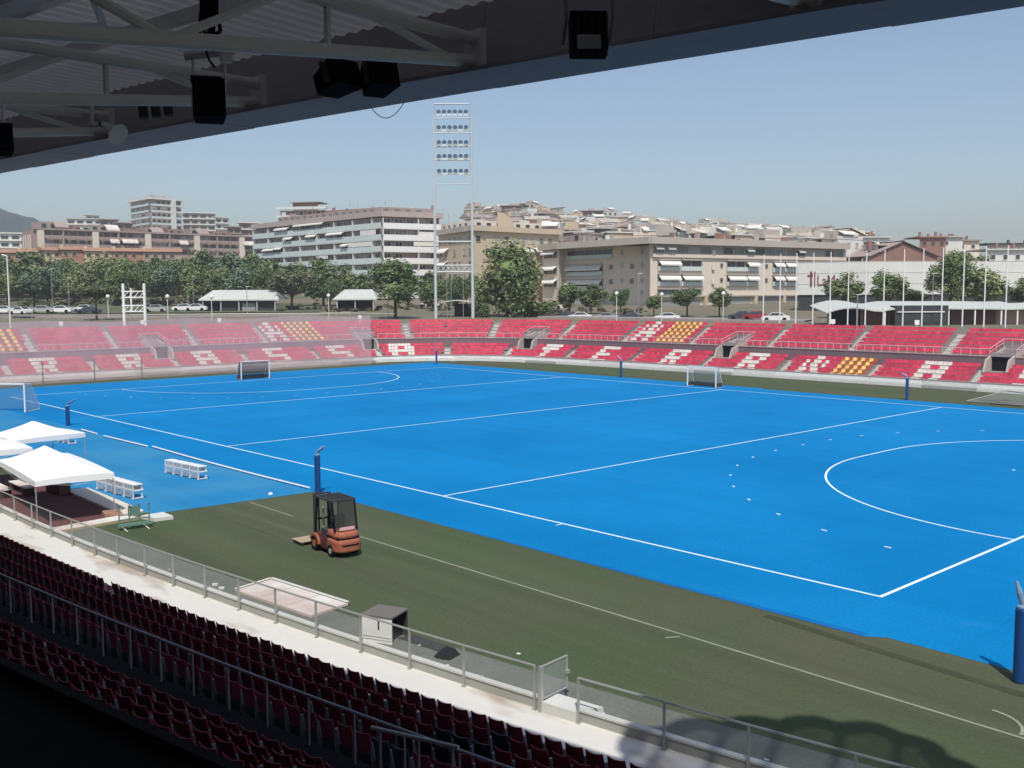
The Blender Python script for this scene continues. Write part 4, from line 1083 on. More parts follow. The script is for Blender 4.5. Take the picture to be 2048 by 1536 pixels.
mb = MB(); mb.add([(-28.95, -16.7, .03), (-29.55, -13.5, .03), (-44, -12.4, .03), (-44, -17.0, .03)], [(0, 1, 2, 3)])
mb.prism([(-28.95, -16.7), (-29.55, -13.5), (-44, -12.4), (-44, -17.0)], .015, .04)
tag(mb.obj('carpet', M['carpet']), 'dark maroon carpet laid under the white tents', 'carpet')
mb = MB(); mb.prism([(-36.9, -13.25), (-36.7, -12.2), (-29.3, -12.35), (-28.7, -13.0), (-29.6, -13.4)], .02, .16)
tag(mb.obj('platform_board', M['cream_board']), 'sunlit cream board lying along the edge of the maroon carpet', 'board')
mb = MB(); mb.prism([(-28.9, -16.7), (-28.2, -16.65), (-28.5, -13.1), (-29.4, -13.2)], .02, .09)
tag(mb.obj('edge_board', M['pink_board']), 'pinkish flat board at the near end of the maroon carpet', 'board')
mb = MB(); mb.prism([(-28.15, -16.9), (-28.02, -16.9), (-28.3, -12.6), (-28.42, -12.6)], .0, .10)
tag(mb.obj('long_plank', M['wood']), 'long narrow plank on the turf in front of the maroon carpet', 'plank')
for i, (x, y, w_, d_) in enumerate(((-38.5, -15.9, 2.6, .5), (-38.3, -14.9, 2.6, .5))):
    t = thing('wooden_bench', ['low brown bench under the tents nearer the walkway', 'low brown bench under the tents nearer the pitch'][i], 'bench', (x, y, .04))
    mb = MB(); mb.box(-w_ / 2, w_ / 2, -d_ / 2, d_ / 2, .40, .46); mb.obj('seat', M['pink_board'], t, local=True)
    for sx in (-1, 1):
        mb = MB(); mb.box(sx * w_ * .4 - .04, sx * w_ * .4 + .04, -d_ / 2, d_ / 2, 0, .40); mb.obj('leg', M['bark'], t, local=True)
t = thing('storage_box', 'long dark brown storage box behind the carpet under the tent', 'box', (-36.9, -13.6, .04), .06)
mb = MB(); mb.box(-.85, .85, -.28, .28, 0, .48); mb.obj('body', M['maroon'], t, local=True)
mb = MB(); mb.box(-.88, .88, -.31, .31, .48, .53); mb.obj('lid', M['darkgrey'], t, local=True)
mb = MB(); mb.prism([(-30.3, -13.9), (-29.5, -14.05), (-29.3, -13.35), (-30.1, -13.2)], .04, .22)
tag(mb.obj('crate', M['terracotta']), 'low reddish-brown crate at the carpet corner beside the tent pole', 'crate')

# green steel barrier rack
t = thing('hurdle_rack', 'green steel barrier rack on the turf beside the tents', 'rack', (-26.6, -13.85, 0), 1.42)
for x in (-.62, -.2, .2, .62):
    mb = MB(); mb.path([(x, .16, .12), (x, .16, 1.0), (x * .98, .02, 1.08)], .028, 6); mb.obj('upright', M['green_steel'], t, local=True)
for z in (.22, .42, .62):
    mb = MB(); mb.tube((-.66, .16, z), (.66, .16, z), .028, 6); mb.obj('cross_bar', M['green_steel'], t, local=True)
mb = MB(); mb.box(-.25, .25, .12, .18, .55, .98); mb.obj('panel', M['green_steel'], t, local=True)
for x in (-.45, .45):
    mb = MB(); mb.tube((x, -.45, .04), (x, .4, .04), .03, 6); mb.obj('foot', M['offwhite'], t, local=True)
mb = MB(); mb.box(-.7, .7, .0, .14, .14, .20); mb.obj('bottom_shelf', M['green_steel'], t, local=True)

# folded pale sheet behind the rack
mb = MB(); mb.prism([(-28.3, -12.9), (-27.3, -12.7), (-27.2, -11.9), (-28.3, -11.9)], .01, .17); tag(mb.obj('folded_sheet', M['offwhite']), 'crumpled white sheet on the turf behind the green rack', 'sheet')

# board + box by the fence
t = thing('landing_board', 'pale pink and white flat board lying by the fence', 'board', (-13, -14.2, 0))
poly = [(-15.1, -15.15), (-15.45, -13.6), (-11.25, -13.2), (-10.95, -14.75)]
mb = MB(); mb.prism(poly, .02, .10); mb.obj('deck', M['pink_board'], t)
mb = MB(); strip(mb, [poly[1], poly[2]], .14, .135); mb.obj('rim', M['kerb_top'], t)
mb = MB(); strip(mb, [poly[0], poly[1]], .14, .131); mb.obj('rim', M['cream_board'], t)
for k in (.33, .66):
    a = np.array(poly[0]) * (1 - k) + np.array(poly[3]) * k; b = np.array(poly[1]) * (1 - k) + np.array(poly[2]) * k
    mb = MB(); strip(mb, [a, b], .02, .104); mb.obj('joint', M['grey'], t)
t = thing('podium_box', 'grey and white podium box with a black number 1, open on its right side', 'podium', (-7.88, -14.15, 0), .42)
Wd, Dp, Hh = .98, .92, .78
mb = MB(); mb.box(-Wd / 2, Wd / 2, -Dp / 2, -Dp / 2 + .03, 0.03, Hh); mb.obj('front_panel', M['white'], t, local=True)
mb = MB(); mb.box(-Wd / 2 - .02, Wd / 2 + .02, -Dp / 2 - .02, Dp / 2 + .02, Hh, Hh + .05); mb.obj('top_panel', mat('podium_top', (0.16, 0.145, 0.13), .8), t, local=True)
mb = MB(); mb.box(-Wd / 2 + .03, Wd / 2 - .02, -Dp / 2 - .008, -Dp / 2 - .001, .20, .215); mb.box(-Wd / 2 + .03, Wd / 2 - .02, -Dp / 2 - .008, -Dp / 2 - .001, .12, .13); mb.obj('panel_trim', M['grey'], t, local=True)
mb = MB(); mb.box(-Wd / 2, -Wd / 2 + .03, -Dp / 2 + .035, Dp / 2 - .035, 0.03, Hh - .002); mb.obj('side_panel', M['grey'], t, local=True)
mb = MB(); mb.box(-Wd / 2, Wd / 2, Dp / 2 - .03, Dp / 2, 0.03, Hh - .002); mb.obj('back_panel', M['darkgrey'], t, local=True)
def text_obj(name, s, size, m, parent, loc, rot, ext=.004):
    c = bpy.data.curves.new(name, 'FONT'); c.body = s; c.size = size; c.extrude = ext; c.align_x = 'CENTER'; c.align_y = 'CENTER'; c.resolution_u = 2
    tmp = bpy.data.objects.new(name, c); COL.objects.link(tmp); bpy.context.view_layer.update()
    me = bpy.data.meshes.new_from_object(tmp.evaluated_get(bpy.context.evaluated_depsgraph_get())); bpy.data.objects.remove(tmp)
    me.materials.clear(); me.materials.append(m)
    o = bpy.data.objects.new(name, me); COL.objects.link(o); o.parent = parent; o.location = loc; o.rotation_euler = rot; return o
text_obj('number', '1', .46, M['black'], t, (.06, -Dp / 2 - .006, .56), (PI / 2, 0, 0))
# tarpaulins and odds and ends beside the box
rng = random.Random(3)
def lump(name, cx, cy, lx, ly, h, rz, m, label, cat):
    mb = MB(); nx, ny = 9, 6; v = []
    for j in range(ny + 1):
        for i in range(nx + 1):
            u, w_ = i / nx * 2 - 1, j / ny * 2 - 1
            e = max(0, 1 - max(abs(u), abs(w_)) ** 3); z = h * e * (.55 + .45 * rng.random()) + .02
            x, y = u * lx / 2 * (1 + .06 * rng.uniform(-1, 1)), w_ * ly / 2 * (1 + .1 * rng.uniform(-1, 1))
            v.append((cx + x * math.cos(rz) - y * math.sin(rz), cy + x * math.sin(rz) + y * math.cos(rz), z))
    mb.add(v, [(j * (nx + 1) + i, j * (nx + 1) + i + 1, (j + 1) * (nx + 1) + i + 1, (j + 1) * (nx + 1) + i) for j in range(ny) for i in range(nx)])
    tag(mb.obj(name, m, smooth=False), label, cat)
lump('tarpaulin', -6.75, -13.55, 1.8, .5, .10, .12, M['darkgrey'], 'long dark tarpaulin lying flat on the ground right of the podium box', 'tarpaulin')
lump('tarpaulin', -5.55, -13.75, .55, .6, .26, .3, M['black'], 'black crumpled tarpaulin heap between the podium box and the gate', 'tarpaulin')
lump('tarpaulin', -6.3, -14.35, 1.6, .42, .05, .2, M['asphalt'], 'grey ground sheet spread in front of the dark tarpaulin', 'tarpaulin')
for i, px_py in enumerate(((437, 1178), (424, 1171), (742, 1287), (838, 1293), (890, 1333), (950, 1352), (965, 1356), (1003, 1368), (1205, 1430), (1277, 1455), (1527, 1520), (1033, 1308), (335, 1140), (310, 1100), (355, 1157))):
    x, y, _ = onz(*px_py, .03); r = .10 if i > 1 else .16
    mb = MB(); a = rng.uniform(0, 3); L = r * (1.1 if i > 1 else 1.2)
    mb.par((x, y, .02), (math.cos(a) * L, math.sin(a) * L, 0), (-math.sin(a) * r * .5, math.cos(a) * r * .5, .01), (0, 0, .03 if i > 1 else .06))
    tag(mb.obj('litter', M['offwhite'] if i < 2 or i % 3 else M['kerb']), 'white scrap of litter on the dirt strip behind the fence' if i > 1 else ('white box-like scrap beside the pale board' if i == 0 else 'grey-white sheet of litter left of the pale board'),
        'litter', 'scraps of litter on the dirt strip' if i > 1 else None)
for i, (x, y) in enumerate((onz(541, 989)[:2],)):
    mb = MB(); mb.lathe((x, y, .01), [(.12, 0), (.10, .06), (.03, .10)], 10); tag(mb.obj('marker_cone', M['white']), 'small white marker cone at the edge of the blue turf', 'cone')

# ------------------------------------------------------------------ forklift (local: -x = forks, +x = counterweight)
fk = thing('forklift', 'orange forklift with dark overhead guard parked on the green turf', 'forklift', (-17.35, -9.72, 0), -0.10)
def fp(name, mb, m, parent=fk, smooth=False): return mb.obj(name, M[m], parent, smooth=smooth, local=True)
def rounded(x0, x1, w0, w1, z0, z1, n=8, bev=.12, r=0.3):
    mb = MB(); pts = []
    out = []
    for cx, cy, a0 in ((x1 - r, w1 - r, 0), (x0 + .05, w0 - .05, PI / 2), (x0 + .05, -(w0 - .05), PI), (x1 - r, -(w1 - r), 3 * PI / 2)):
        rr = r if cx > (x0 + x1) / 2 else .05
        for k in range(n // 2 + 1):
            a = a0 + (PI / 2) * k / (n // 2); out.append((cx + rr * math.cos(a), cy + rr * math.sin(a)))
    cen = np.mean(out, axis=0); N = len(out)
    lv = [(z0, .96), (z0 + bev * .5, 1.0), (z1 - bev, 1.0), (z1 - bev * .4, .965), (z1, .88)]
    v = []
    for z, k in lv: v += [(cen[0] + (p[0] - cen[0]) * k, cen[1] + (p[1] - cen[1]) * k, z) for p in out]
    f_ = [(j * N + i, j * N + (i + 1) % N, (j + 1) * N + (i + 1) % N, (j + 1) * N + i) for j in range(len(lv) - 1) for i in range(N)]
    f_ += [tuple(range(N))[::-1], tuple(range((len(lv) - 1) * N, len(lv) * N))]
    return mb.add(v, f_)
fp('chassis', rounded(-1.05, .75, .50, .52, .20, .66, r=.1, bev=.06), 'maroon', smooth=False)
fp('counterweight', rounded(.25, 1.22, .52, .56, .24, .70, bev=.10, r=.38), 'orange')
fp('engine_hood', rounded(.10, 1.16, .46, .52, .76, .98, bev=.12, r=.36), 'orange')
mb = MB(); mb.prism([(.20, -.47), (1.02, -.47), (1.12, -.3), (1.14, 0), (1.12, .3), (1.02, .47), (.20, .47)], .70, .765); fp('grille_slot', mb, 'black')
mb = MB(); mb.prism([(1.19, -.36), (1.235, -.25), (1.235, .25), (1.19, .36)], .48, .53); fp('rear_slot', mb, 'black')
mb = MB(); mb.box(-.95, .10, -.50, .50, .60, .70); fp('floor_plate', mb, 'maroon')
mb = MB(); mb.box(-.35, .25, -.46, .46, .70, .94); fp('seat_base', mb, 'darkgrey')
mb = MB(); mb.box(-.25, .22, -.24, .24, .94, 1.04); mb.par((.12, -.24, 1.02), (.12, 0, 0), (0, .48, 0), (.10, 0, .50)); fp('seat', mb, 'black')
for sg in (-1, 1):
    mb = MB(); n = 10; v = []; 
    for rr in (.30, .40):
        v += [(-.72 + rr * math.cos(a), sg * .38, .30 + rr * math.sin(a)) for a in np.linspace(.05, PI - .35, n)]
    v += [(p[0], sg * .60, p[2]) for p in v]
    f_ = []
    for i in range(n - 1):
        f_ += [(i, i + 1, n + i + 1, n + i), (2 * n + i, 3 * n + i, 3 * n + i + 1, 2 * n + i + 1), (n + i, n + i + 1, 3 * n + i + 1, 3 * n + i), (i, 2 * n + i, 2 * n + i + 1, i + 1)]
    mb.add(v, f_); fp('front_fender', mb, 'orange')
    mb = MB(); mb.tube((-.72, sg * .40, .29), (-.72, sg * .585, .29), .29, 18); wv = fp('front_wheel', mb, 'black')
    mb = MB(); mb.tube((-.72, sg * .57, .29), (-.72, sg * .60, .29), .15, 14); r_ = mb.obj('rim', M['orange'], wv, local=True)
    mb = MB(); mb.tube((.58, sg * .38, .235), (.58, sg * .555, .235), .235, 18); wv = fp('rear_wheel', mb, 'black')
    mb = MB(); mb.tube((.58, sg * .54, .235), (.58, sg * .57, .235), .11, 14); mb.obj('rim', M['carsilver'], wv, local=True)
    # guard posts
    mb = MB(); mb.par((-.86, sg * .47 - .03, .66), (.07, 0, 0), (0, .06, 0), (.20, 0, 1.46)); fp('guard_post', mb, 'black')
    mb = MB(); mb.par((.80, sg * .47 - .03, .96), (.07, 0, 0), (0, .06, 0), (-.20, 0, 1.16)); fp('guard_post', mb, 'black')
mb = MB(); mb.box(-.68, .66, -.52, -.45, 2.10, 2.17); mb.box(-.68, .66, .45, .52, 2.10, 2.17); mb.box(-.70, -.62, -.52, .52, 2.101, 2.171); mb.box(.60, .68, -.52, .52, 2.101, 2.171)
fp('roof_frame', mb, 'darkgrey')
for k in range(6):
    mb = MB(); x = -.50 + .20 * k; mb.box(x, x + .05, -.45, .45, 2.12, 2.16); fp('roof_bar', mb, 'darkgrey')
mb = MB(); mb.add([(-.62, -.45, 2.108), (.60, -.45, 2.108), (.60, .45, 2.108), (-.62, .45, 2.108)], [(0, 1, 2, 3)])
mb.obj('roof_pane', veil('dirty_pane', (.10, .10, .11), .75), fk, local=True)
mb = MB(); mb.add([(.84, -.44, 1.0), (.84, .44, 1.0), (.66, .44, 2.08), (.66, -.44, 2.08)], [(0, 1, 2, 3)])
mb.obj('rear_window', veil('rear_pane', (.13, .14, .13), .5), fk, local=True)
mb = MB(); mb.add([(-.80, .44, .72), (.80, .44, 1.0), (.64, .44, 2.08), (-.62, .44, 2.08)], [(0, 1, 2, 3)])
mb.obj('side_window', veil('side_pane', (.06, .065, .07), .8), fk, local=True)  # darkness of the cabin interior put into the pane colour
mb = MB(); mb.box(.88, .93, -.30, .32, 1.03, 1.14); fp('rear_light_panel', mb, 'pinkrail')
mb = MB(); mb.tube((-.62, 0, .75), (-.42, 0, 1.14), .025, 6); fp('steering_column', mb, 'black')
mb = MB()
pts = [(-.42 + .15 * math.cos(a) * .6, .15 * math.sin(a), 1.14 - .15 * math.cos(a) * -.5) for a in np.linspace(0, 2 * PI, 13)]
mb.path(pts, .014, 5); fp('steering_wheel', mb, 'black')
for sg in (-1, 1):
    mb = MB(); mb.box(-1.20, -1.08, sg * .32 - .05, sg * .32 + .05, .08, 2.15); fp('mast_rail', mb, 'darkgrey')
    mb = MB(); mb.box(-1.08, -1.03, sg * .20 - .025, sg * .20 + .025, .15, 1.95); fp('mast_rail', mb, 'black')
for z in (.35, 1.1, 2.10):
    mb = MB(); mb.box(-1.19, -1.10, -.27, .27, z, z + .06); fp('mast_crossbar', mb, 'darkgrey')
mb = MB(); mb.tube((-1.06, 0, .2), (-1.06, 0, 1.6), .04, 8); fp('lift_cylinder', mb, 'carsilver')
mb = MB(); mb.box(-1.26, -1.21, -.48, .48, .12, .20); mb.box(-1.26, -1.21, -.48, .48, .46, .54); mb.box(-1.26, -1.21, -.40, -.34, .2, .46); mb.box(-1.26, -1.21, .34, .40, .2, .46); fp('carriage', mb, 'darkgrey')
for sg in (-1, 1):
    mb = MB(); mb.box(-1.32, -1.27, sg * .26 - .05, sg * .26 + .05, .05, .55); mb.box(-2.2, -1.27, sg * .26 - .05, sg * .26 + .05, .05, .085); fp('fork', mb, 'darkgrey')
t = thing('pallet', 'wooden pallet board resting on the forklift forks', 'pallet', (-19.35, -9.65, .10), -.10)
for k in range(6):
    mb = MB(); mb.box(-.42 + .14 * k, -.42 + .14 * k + .135, -.62, .50, .045, .075); mb.obj('plank', M['wood'], t, local=True)
for y in (-.58, -.08, .42):
    mb = MB(); mb.box(-.42, .42, y, y + .08, -.03, .043); mb.obj('bearer', M['bark'], t, local=True)

# ------------------------------------------------------------------ land beyond the stands
def lerp(x, xs, ys): return float(np.interp(x, xs, ys))
def hill_z(px, dep):
    base = lerp(dep, [0, 140, 165, 230, 300, 420], [5.3, 5.3, 5.6, 7.2, 9.0, 11.5])
    ysk = lerp(px, [-400, 0, 300, 500, 700, 900, 1000, 1200, 1400, 1600, 1750, 2048, 2600], [560, 540, 500, 480, 462, 445, 438, 446, 466, 480, 500, 530, 560])
    top = 9.95 + (587 - ysk) * 640 / FPX
    k = lerp(dep, [0, 250, 640, 5000], [0, 0, 1, 1]); k = k * k * (3 - 2 * k)
    return base * (1 - k) + top * k - (8 * k if dep > 900 else 0)
ds = [13.35, 14.2, 18, 25, 35, 50, 70, 100, 140, 190, 250, 330, 430, 560, 800, 1250]
ss = np.arange(4, FARLEN - 2, 4.0)
v = []
for s in ss:
    t = far_t(s); x0, y0 = far(s, 13.35)
    for d in ds:
        x, y = x0 - t[1] * (d - 13.35), y0 + t[0] * (d - 13.35)
        px, py, dep = proj((x, y, 8))
        z = 5.32 if d < 14 else (hill_z(min(max(px, -400), 2600), max(dep, 120)) if dep > 20 else 5.5)
        v.append((x, y, z))
K = len(ds)
mb = MB(); mb.add(v, [(i * K + j, (i + 1) * K + j, (i + 1) * K + j + 1, i * K + j + 1) for i in range(len(ss) - 1) for j in range(K - 1)])
o = struct('terrain', mb, M['scrub'])
def gz(px, dep): return hill_z(px, dep)
# distant hills at the left
mb = MB(); n = 60; v = []
for i in range(n + 1):
    px = -600 + 1000 * i / n
    yt = lerp(px, [-900, -500, -200, 0, 20, 45, 72, 110, 200, 400], [440, 405, 412, 419, 423, 431, 439, 452, 470, 500]) + 1.5 * math.sin(i * 1.7) + 1.0 * math.sin(i * 3.1)
    for dep, yy in ((1000, 570), (1120, (yt + 560) / 2 - 8), (1250, yt), (1400, 585)):
        v.append(atdep(px, yy, dep))
mb.add(v, [(4 * i + j, 4 * i + 4 + j, 4 * i + 5 + j, 4 * i + 1 + j) for i in range(n) for j in range(3)]); struct('hills', mb, M['mountain'])

# lawn under the left trees
mb = MB(); gx = np.linspace(-140, 640, 40); gd = np.linspace(198, 285, 12); v = []
for px in gx:
    for dep in gd: p = atdep(px, 600, dep); v.append((p[0], p[1], gz(px, dep) + .16))
K = len(gd); mb.add(v, [(i * K + j, (i + 1) * K + j, (i + 1) * K + j + 1, i * K + j + 1) for i in range(len(gx) - 1) for j in range(K - 1)]); struct('lawn', mb, mat('lawn', (.085, .105, .05), .95, .25, .05, .5, tint=(.13, .13, .075)))
# paths across the grass at left
def ground_strip(name, pts, wd, m):
    q = []
    for px, dep in pts: p = atdep(px, 600, dep); q.append((p[0], p[1], gz(px, dep) + .10))
    mb = MB(); v = []
    for i, p in enumerate(q):
        a = np.array(q[max(i - 1, 0)][:2]); b = np.array(q[min(i + 1, len(q) - 1)][:2]); t = b - a; t /= np.linalg.norm(t); nn = np.array([-t[1], t[0]]) * wd / 2
        v += [(p[0] + nn[0], p[1] + nn[1], p[2] + .1), (p[0] - nn[0], p[1] - nn[1], p[2] + .1), (p[0] - nn[0], p[1] - nn[1], p[2] - 1), (p[0] + nn[0], p[1] + nn[1], p[2] - 1)]
    f_ = []
    for i in range(len(q) - 1):
        for j in range(4): f_.append((4 * i + j, 4 * i + (j + 1) % 4, 4 * i + 4 + (j + 1) % 4, 4 * i + 4 + j))
    mb.add(v, f_); struct(name, mb, m)
ground_strip('path', [(-60, 232), (40, 230), (160, 228)], 2.6, M['kerb'])
ground_strip('path', [(-60, 262), (60, 262), (200, 265), (420, 270)], 3.0, M['kerb'])
ground_strip('road', [(-60, 186), (120, 184), (280, 182), (400, 184), (640, 188)], 4.0, M['concrete_mid'])
ground_strip('road', [(1090, 176), (1200, 172), (1350, 166), (1480, 160), (1620, 155)], 7.0, M['concrete_mid'])

# ------------------------------------------------------------------ buildings
class Face:
    def __init__(s, A, B):
        s.A = np.array(A[:2], float); s.B = np.array(B[:2], float); d = s.B - s.A; s.L = np.linalg.norm(d); s.u = d / s.L
        s.n = np.array([s.u[1], -s.u[0]])
        if s.n @ (CAM[:2] - s.A) < 0: s.n = -s.n
    def pt(s, u, z, o=0.0): p = s.A + s.u * u + s.n * o; return (p[0], p[1], z)
    def box(s, mb, u0, u1, z0, z1, o0, o1, mi=0):
        return mb.par(s.pt(u0, z0, o0), (*(s.u * (u1 - u0)), 0), (*(s.n * (o1 - o0)), 0), (0, 0, z1 - z0), mi)
    def uz(s, px, py):
        d = ray(px, py); t = ((s.A - CAM[:2]) @ s.n) / (d[:2] @ s.n); p = CAM + d * t
        return (p[:2] - s.A) @ s.u, p[2]
def faces_of(pts):
    P = [atdep(px, 587, dep)[:2] for px, dep in pts]; return P, [Face(a, b) for a, b in zip(P[:-1], P[1:])]
def footprint(P, back=14):
    v = np.mean(P, axis=0) - CAM[:2]; v /= np.linalg.norm(v); return [tuple(p) for p in P] + [tuple(p + v * back) for p in P[::-1]]
def bld(name, label, pts, z0, z1, wall, roof=None, back=14, cat='building'):
    P, F = faces_of(pts); c = np.mean(P, axis=0); t = thing(name, label, cat, (c[0], c[1], z0))
    mb = MB(); mb.prism(footprint(P, back), z0, z1, 0, 1); mb.obj('wall', [wall, roof or wall], t); return t, P, F
def window(t, f, u0, u1, z0, z1, m='glass', o=0.02, fr=0.10, fm='offwhite', n=1, th=.12):
    mb = MB(); f.box(mb, u0, u1, z0, z1, o, o + .04)
    w_ = mb.obj('window', M[m], t)
    mb = MB(); f.box(mb, u0, u1, z1 - fr, z1, o + .045, o + th); f.box(mb, u0, u1, z0, z0 + fr, o + .045, o + th)
    for k in range(n + 1):
        x = u0 + (u1 - u0 - fr) * k / n; f.box(mb, x, x + fr, z0 + fr, z1 - fr, o + .045, o + th)
    mb.obj('frame', M[fm], w_)
def awning(t, f, u0, u1, z, drop=.9, out=1.2, o=0.0, m='awning'):
    mb = MB(); a, b = f.pt(u0, z, o), f.pt(u1, z, o); c, d = f.pt(u1, z - drop, o + out), f.pt(u0, z - drop, o + out)
    up = np.array([0, 0, .06]); A_ = [np.array(p) for p in (a, b, c, d)]
    mb.add([*A_, *[p - up for p in A_], A_[2] - [0, 0, .3], A_[3] - [0, 0, .3]], [(0, 1, 2, 3), (4, 7, 6, 5), (3, 2, 8, 9), (0, 3, 7, 4), (1, 5, 6, 2)])
    mb.obj('awning', M[m], t)
def clutter(t, P, z1, back, n, rg):
    """chimneys and aerials on a flat roof"""
    poly = footprint(P, back)
    for k in range(n):
        a, b = rg.random(), rg.uniform(.15, .8)
        p = np.array(P[0]) * (1 - a) + np.array(P[-1]) * a; v_ = np.mean(P, axis=0) - CAM[:2]; v_ /= np.linalg.norm(v_); p = p + v_ * back * b
        if rg.random() < .6:
            mb = MB(); s_ = rg.uniform(.3, .8); mb.box(p[0] - s_, p[0] + s_, p[1] - s_, p[1] + s_, z1 - .1, z1 + rg.uniform(.8, 1.9)); mb.obj('chimney', rg.choice([M['brick'], M['offwhite'], M['mauve'], M['greige']]), t)
        else:
            h = rg.uniform(2, 3.6); mb = MB(); mb.tube((p[0], p[1], z1 - .1), (p[0], p[1], z1 + h), .05, 4); mb.tube((p[0] - .5, p[1], z1 + h * .9), (p[0] + .5, p[1], z1 + h * .9), .035, 4); mb.tube((p[0] - .4, p[1], z1 + h * .75), (p[0] + .4, p[1], z1 + h * .75), .035, 4); mb.obj('aerial', M['grey'], t)
rg = random.Random(11)

# big white block with balcony bands, centre left
t, P, F = bld('apartment_block', 'large corner apartment block with long white balcony bands left of the light tower', [(515, 309), (765, 262), (880, 270)], 7.0, 29.9, M['brickpink'], M['mauve'])
mb = MB()
for f in F: f.box(mb, -.6, f.L + .6, 29.92, 31.3, -1.5, 1.35)
mb.obj('roof_parapet', M['pinkgrey'], t)
P2, F2 = faces_of([(560, 306), (765, 271), (872, 279)])
mb = MB(); mb.prism(footprint(P2, 11), 31.32, 33.2, 0, 1); mb.obj('attic', [M['mauve'], M['mauve']], t)
for f in F2:
    k = int(f.L / 3.2)
    for i in range(k): window(t, f, .6 + i * 3.2, 2.2 + i * 3.2, 31.6, 32.8, 'glass_lit', fm='mauve')
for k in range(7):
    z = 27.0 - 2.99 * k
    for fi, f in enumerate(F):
        mb = MB(); f.box(mb, 0, f.L + (1.2 if fi == 0 else 0), z - 0.05, z + 1.35, .95, 1.2); f.box(mb, 0, f.L, z - .2, z - .05, 0.02, 1.18); mb.obj('balcony', M['bluewhite'] if fi == 0 else M['white'], t)  # left face's bands duller, its weaker light put into the colour
        n_ = int(f.L / 2.9)
        for i in range(n_):
            u0 = .4 + i * f.L / n_
            if rg.random() < .9: window(t, f, u0, u0 + 2.1, z + .35, z + 2.55, rg.choice(['glass', 'glass', 'glass_lit', 'shutter']), n=2, fm='offwhite')
        for i in range(0, n_, 3):
            mb = MB(); f.box(mb, i * f.L / n_ + .02, i * f.L / n_ + .22, z + 1.36, z + 2.75, .05, 1.15); mb.obj('divider', M['offwhite'], t)
for (a, b, y) in ((595, 655, 449), (557, 584, 457), (661, 694, 466), (575, 592, 475), (556, 571, 495), (533, 556, 498), (620, 640, 470), (690, 704, 488)):
    f = F[0]; u0, z = f.uz(a, y); u1, _ = f.uz(b, y); awning(t, f, u0, u1, z + .3, .8, 1.5, o=.3)
for (a, b, y0, y1, fi) in ((702, 751, 482, 492, 0), (727, 758, 461, 469, 0), (835, 876, 464, 474, 1), (824, 876, 484, 493, 1), (640, 662, 508, 518, 0)):
    f = F[fi]; u0, z1 = f.uz(a, y0); u1, z0 = f.uz(b, y1); mb = MB(); f.box(mb, u0, u1, z0, z1, 1.0, 1.1); mb.obj('blind', M['awning'], t)
clutter(t, P2, 33.2, 9, 12, rg)
# brick block behind it
t, P, F = bld('apartment_block', 'brick apartment block with white terrace bands rising behind the big white block', [(565, 352), (655, 350)], 14, 9.95 + 166 * 352 / FPX, M['brick'], M['mauve'])
z1 = 9.95 + 166 * 352 / FPX
for k in range(3):
    z = z1 + .3 - 2.9 * k; f = F[0]; mb = MB(); f.box(mb, -1, f.L + .6, z, z + .9, .1, 1.6); mb.obj('terrace_band', M['bluewhite'], t)
    for i in range(5): window(t, f, .6 + i * 3, 2.4 + i * 3, z - 2.2, z - .5, 'glass')
P2, F2 = faces_of([(590, 356), (640, 354)]); mb = MB(); mb.prism(footprint(P2, 8), z1 + .02, z1 + 3.0); mb.obj('penthouse', M['brick'], t)
mb = MB(); F2[0].box(mb, -.6, F2[0].L + .6, z1 + 3.02, z1 + 3.3, -8, .8); mb.obj('penthouse_roof', M['mauve'], t)
t, P, F = bld('apartment_block', 'low brick block with a pale awninged terrace behind the big white block', [(655, 345), (740, 335)], 14, 9.95 + 168 * 340 / FPX, M['brick'], M['mauve'])
for i in range(6): window(t, F[0], .8 + i * 2.3, 2.4 + i * 2.3, 9.95 + 168 * 340 / FPX - 2.2, 9.95 + 168 * 340 / FPX - .7)
clutter(t, P, 9.95 + 168 * 340 / FPX, 12, 4, rg)

# long block at left
zt = 34.6
t, P, F = bld('apartment_block', 'long low mauve-brown apartment block with dark loggias at the left', [(50, 392), (74, 375), (530, 438)], 10, zt, M['brickpink'], M['mauve'], back=13)
f = F[1]
mb = MB(); f.box(mb, -.5, f.L + .5, zt - .1, zt + .55, -1, 1.5); mb.obj('roof_edge', M['mauve'], t)
for k in range(5):
    z = zt - 3.1 * (k + 1) + .1
    mb = MB(); f.box(mb, 0, f.L, z - .15, z + 1.0, .9, 1.15); mb.obj('balcony', M['mauve'], t)
    n_ = 30
    for i in range(n_):
        u = i * f.L / n_
        mb2 = window(t, f, u + .5, u + f.L / n_ - .5, z + .2, z + 2.6, 'glass' if rg.random() < .8 else 'shutter', n=2, fm='brickpink')
for px in (74, 184, 289, 387, 477):
    u, _ = f.uz(px, 480); mb = MB(); f.box(mb, u - .2, u + 2.2, 12, zt - .12, .05, 1.4); mb.obj('pillar', M['beige'], t)
for px in (125, 235, 337, 432):
    u, _ = f.uz(px, 480); mb = MB(); f.box(mb, u - .3, u + .3, 12, zt - .12, .05, 1.3); mb.obj('pillar', M['mauve'], t)
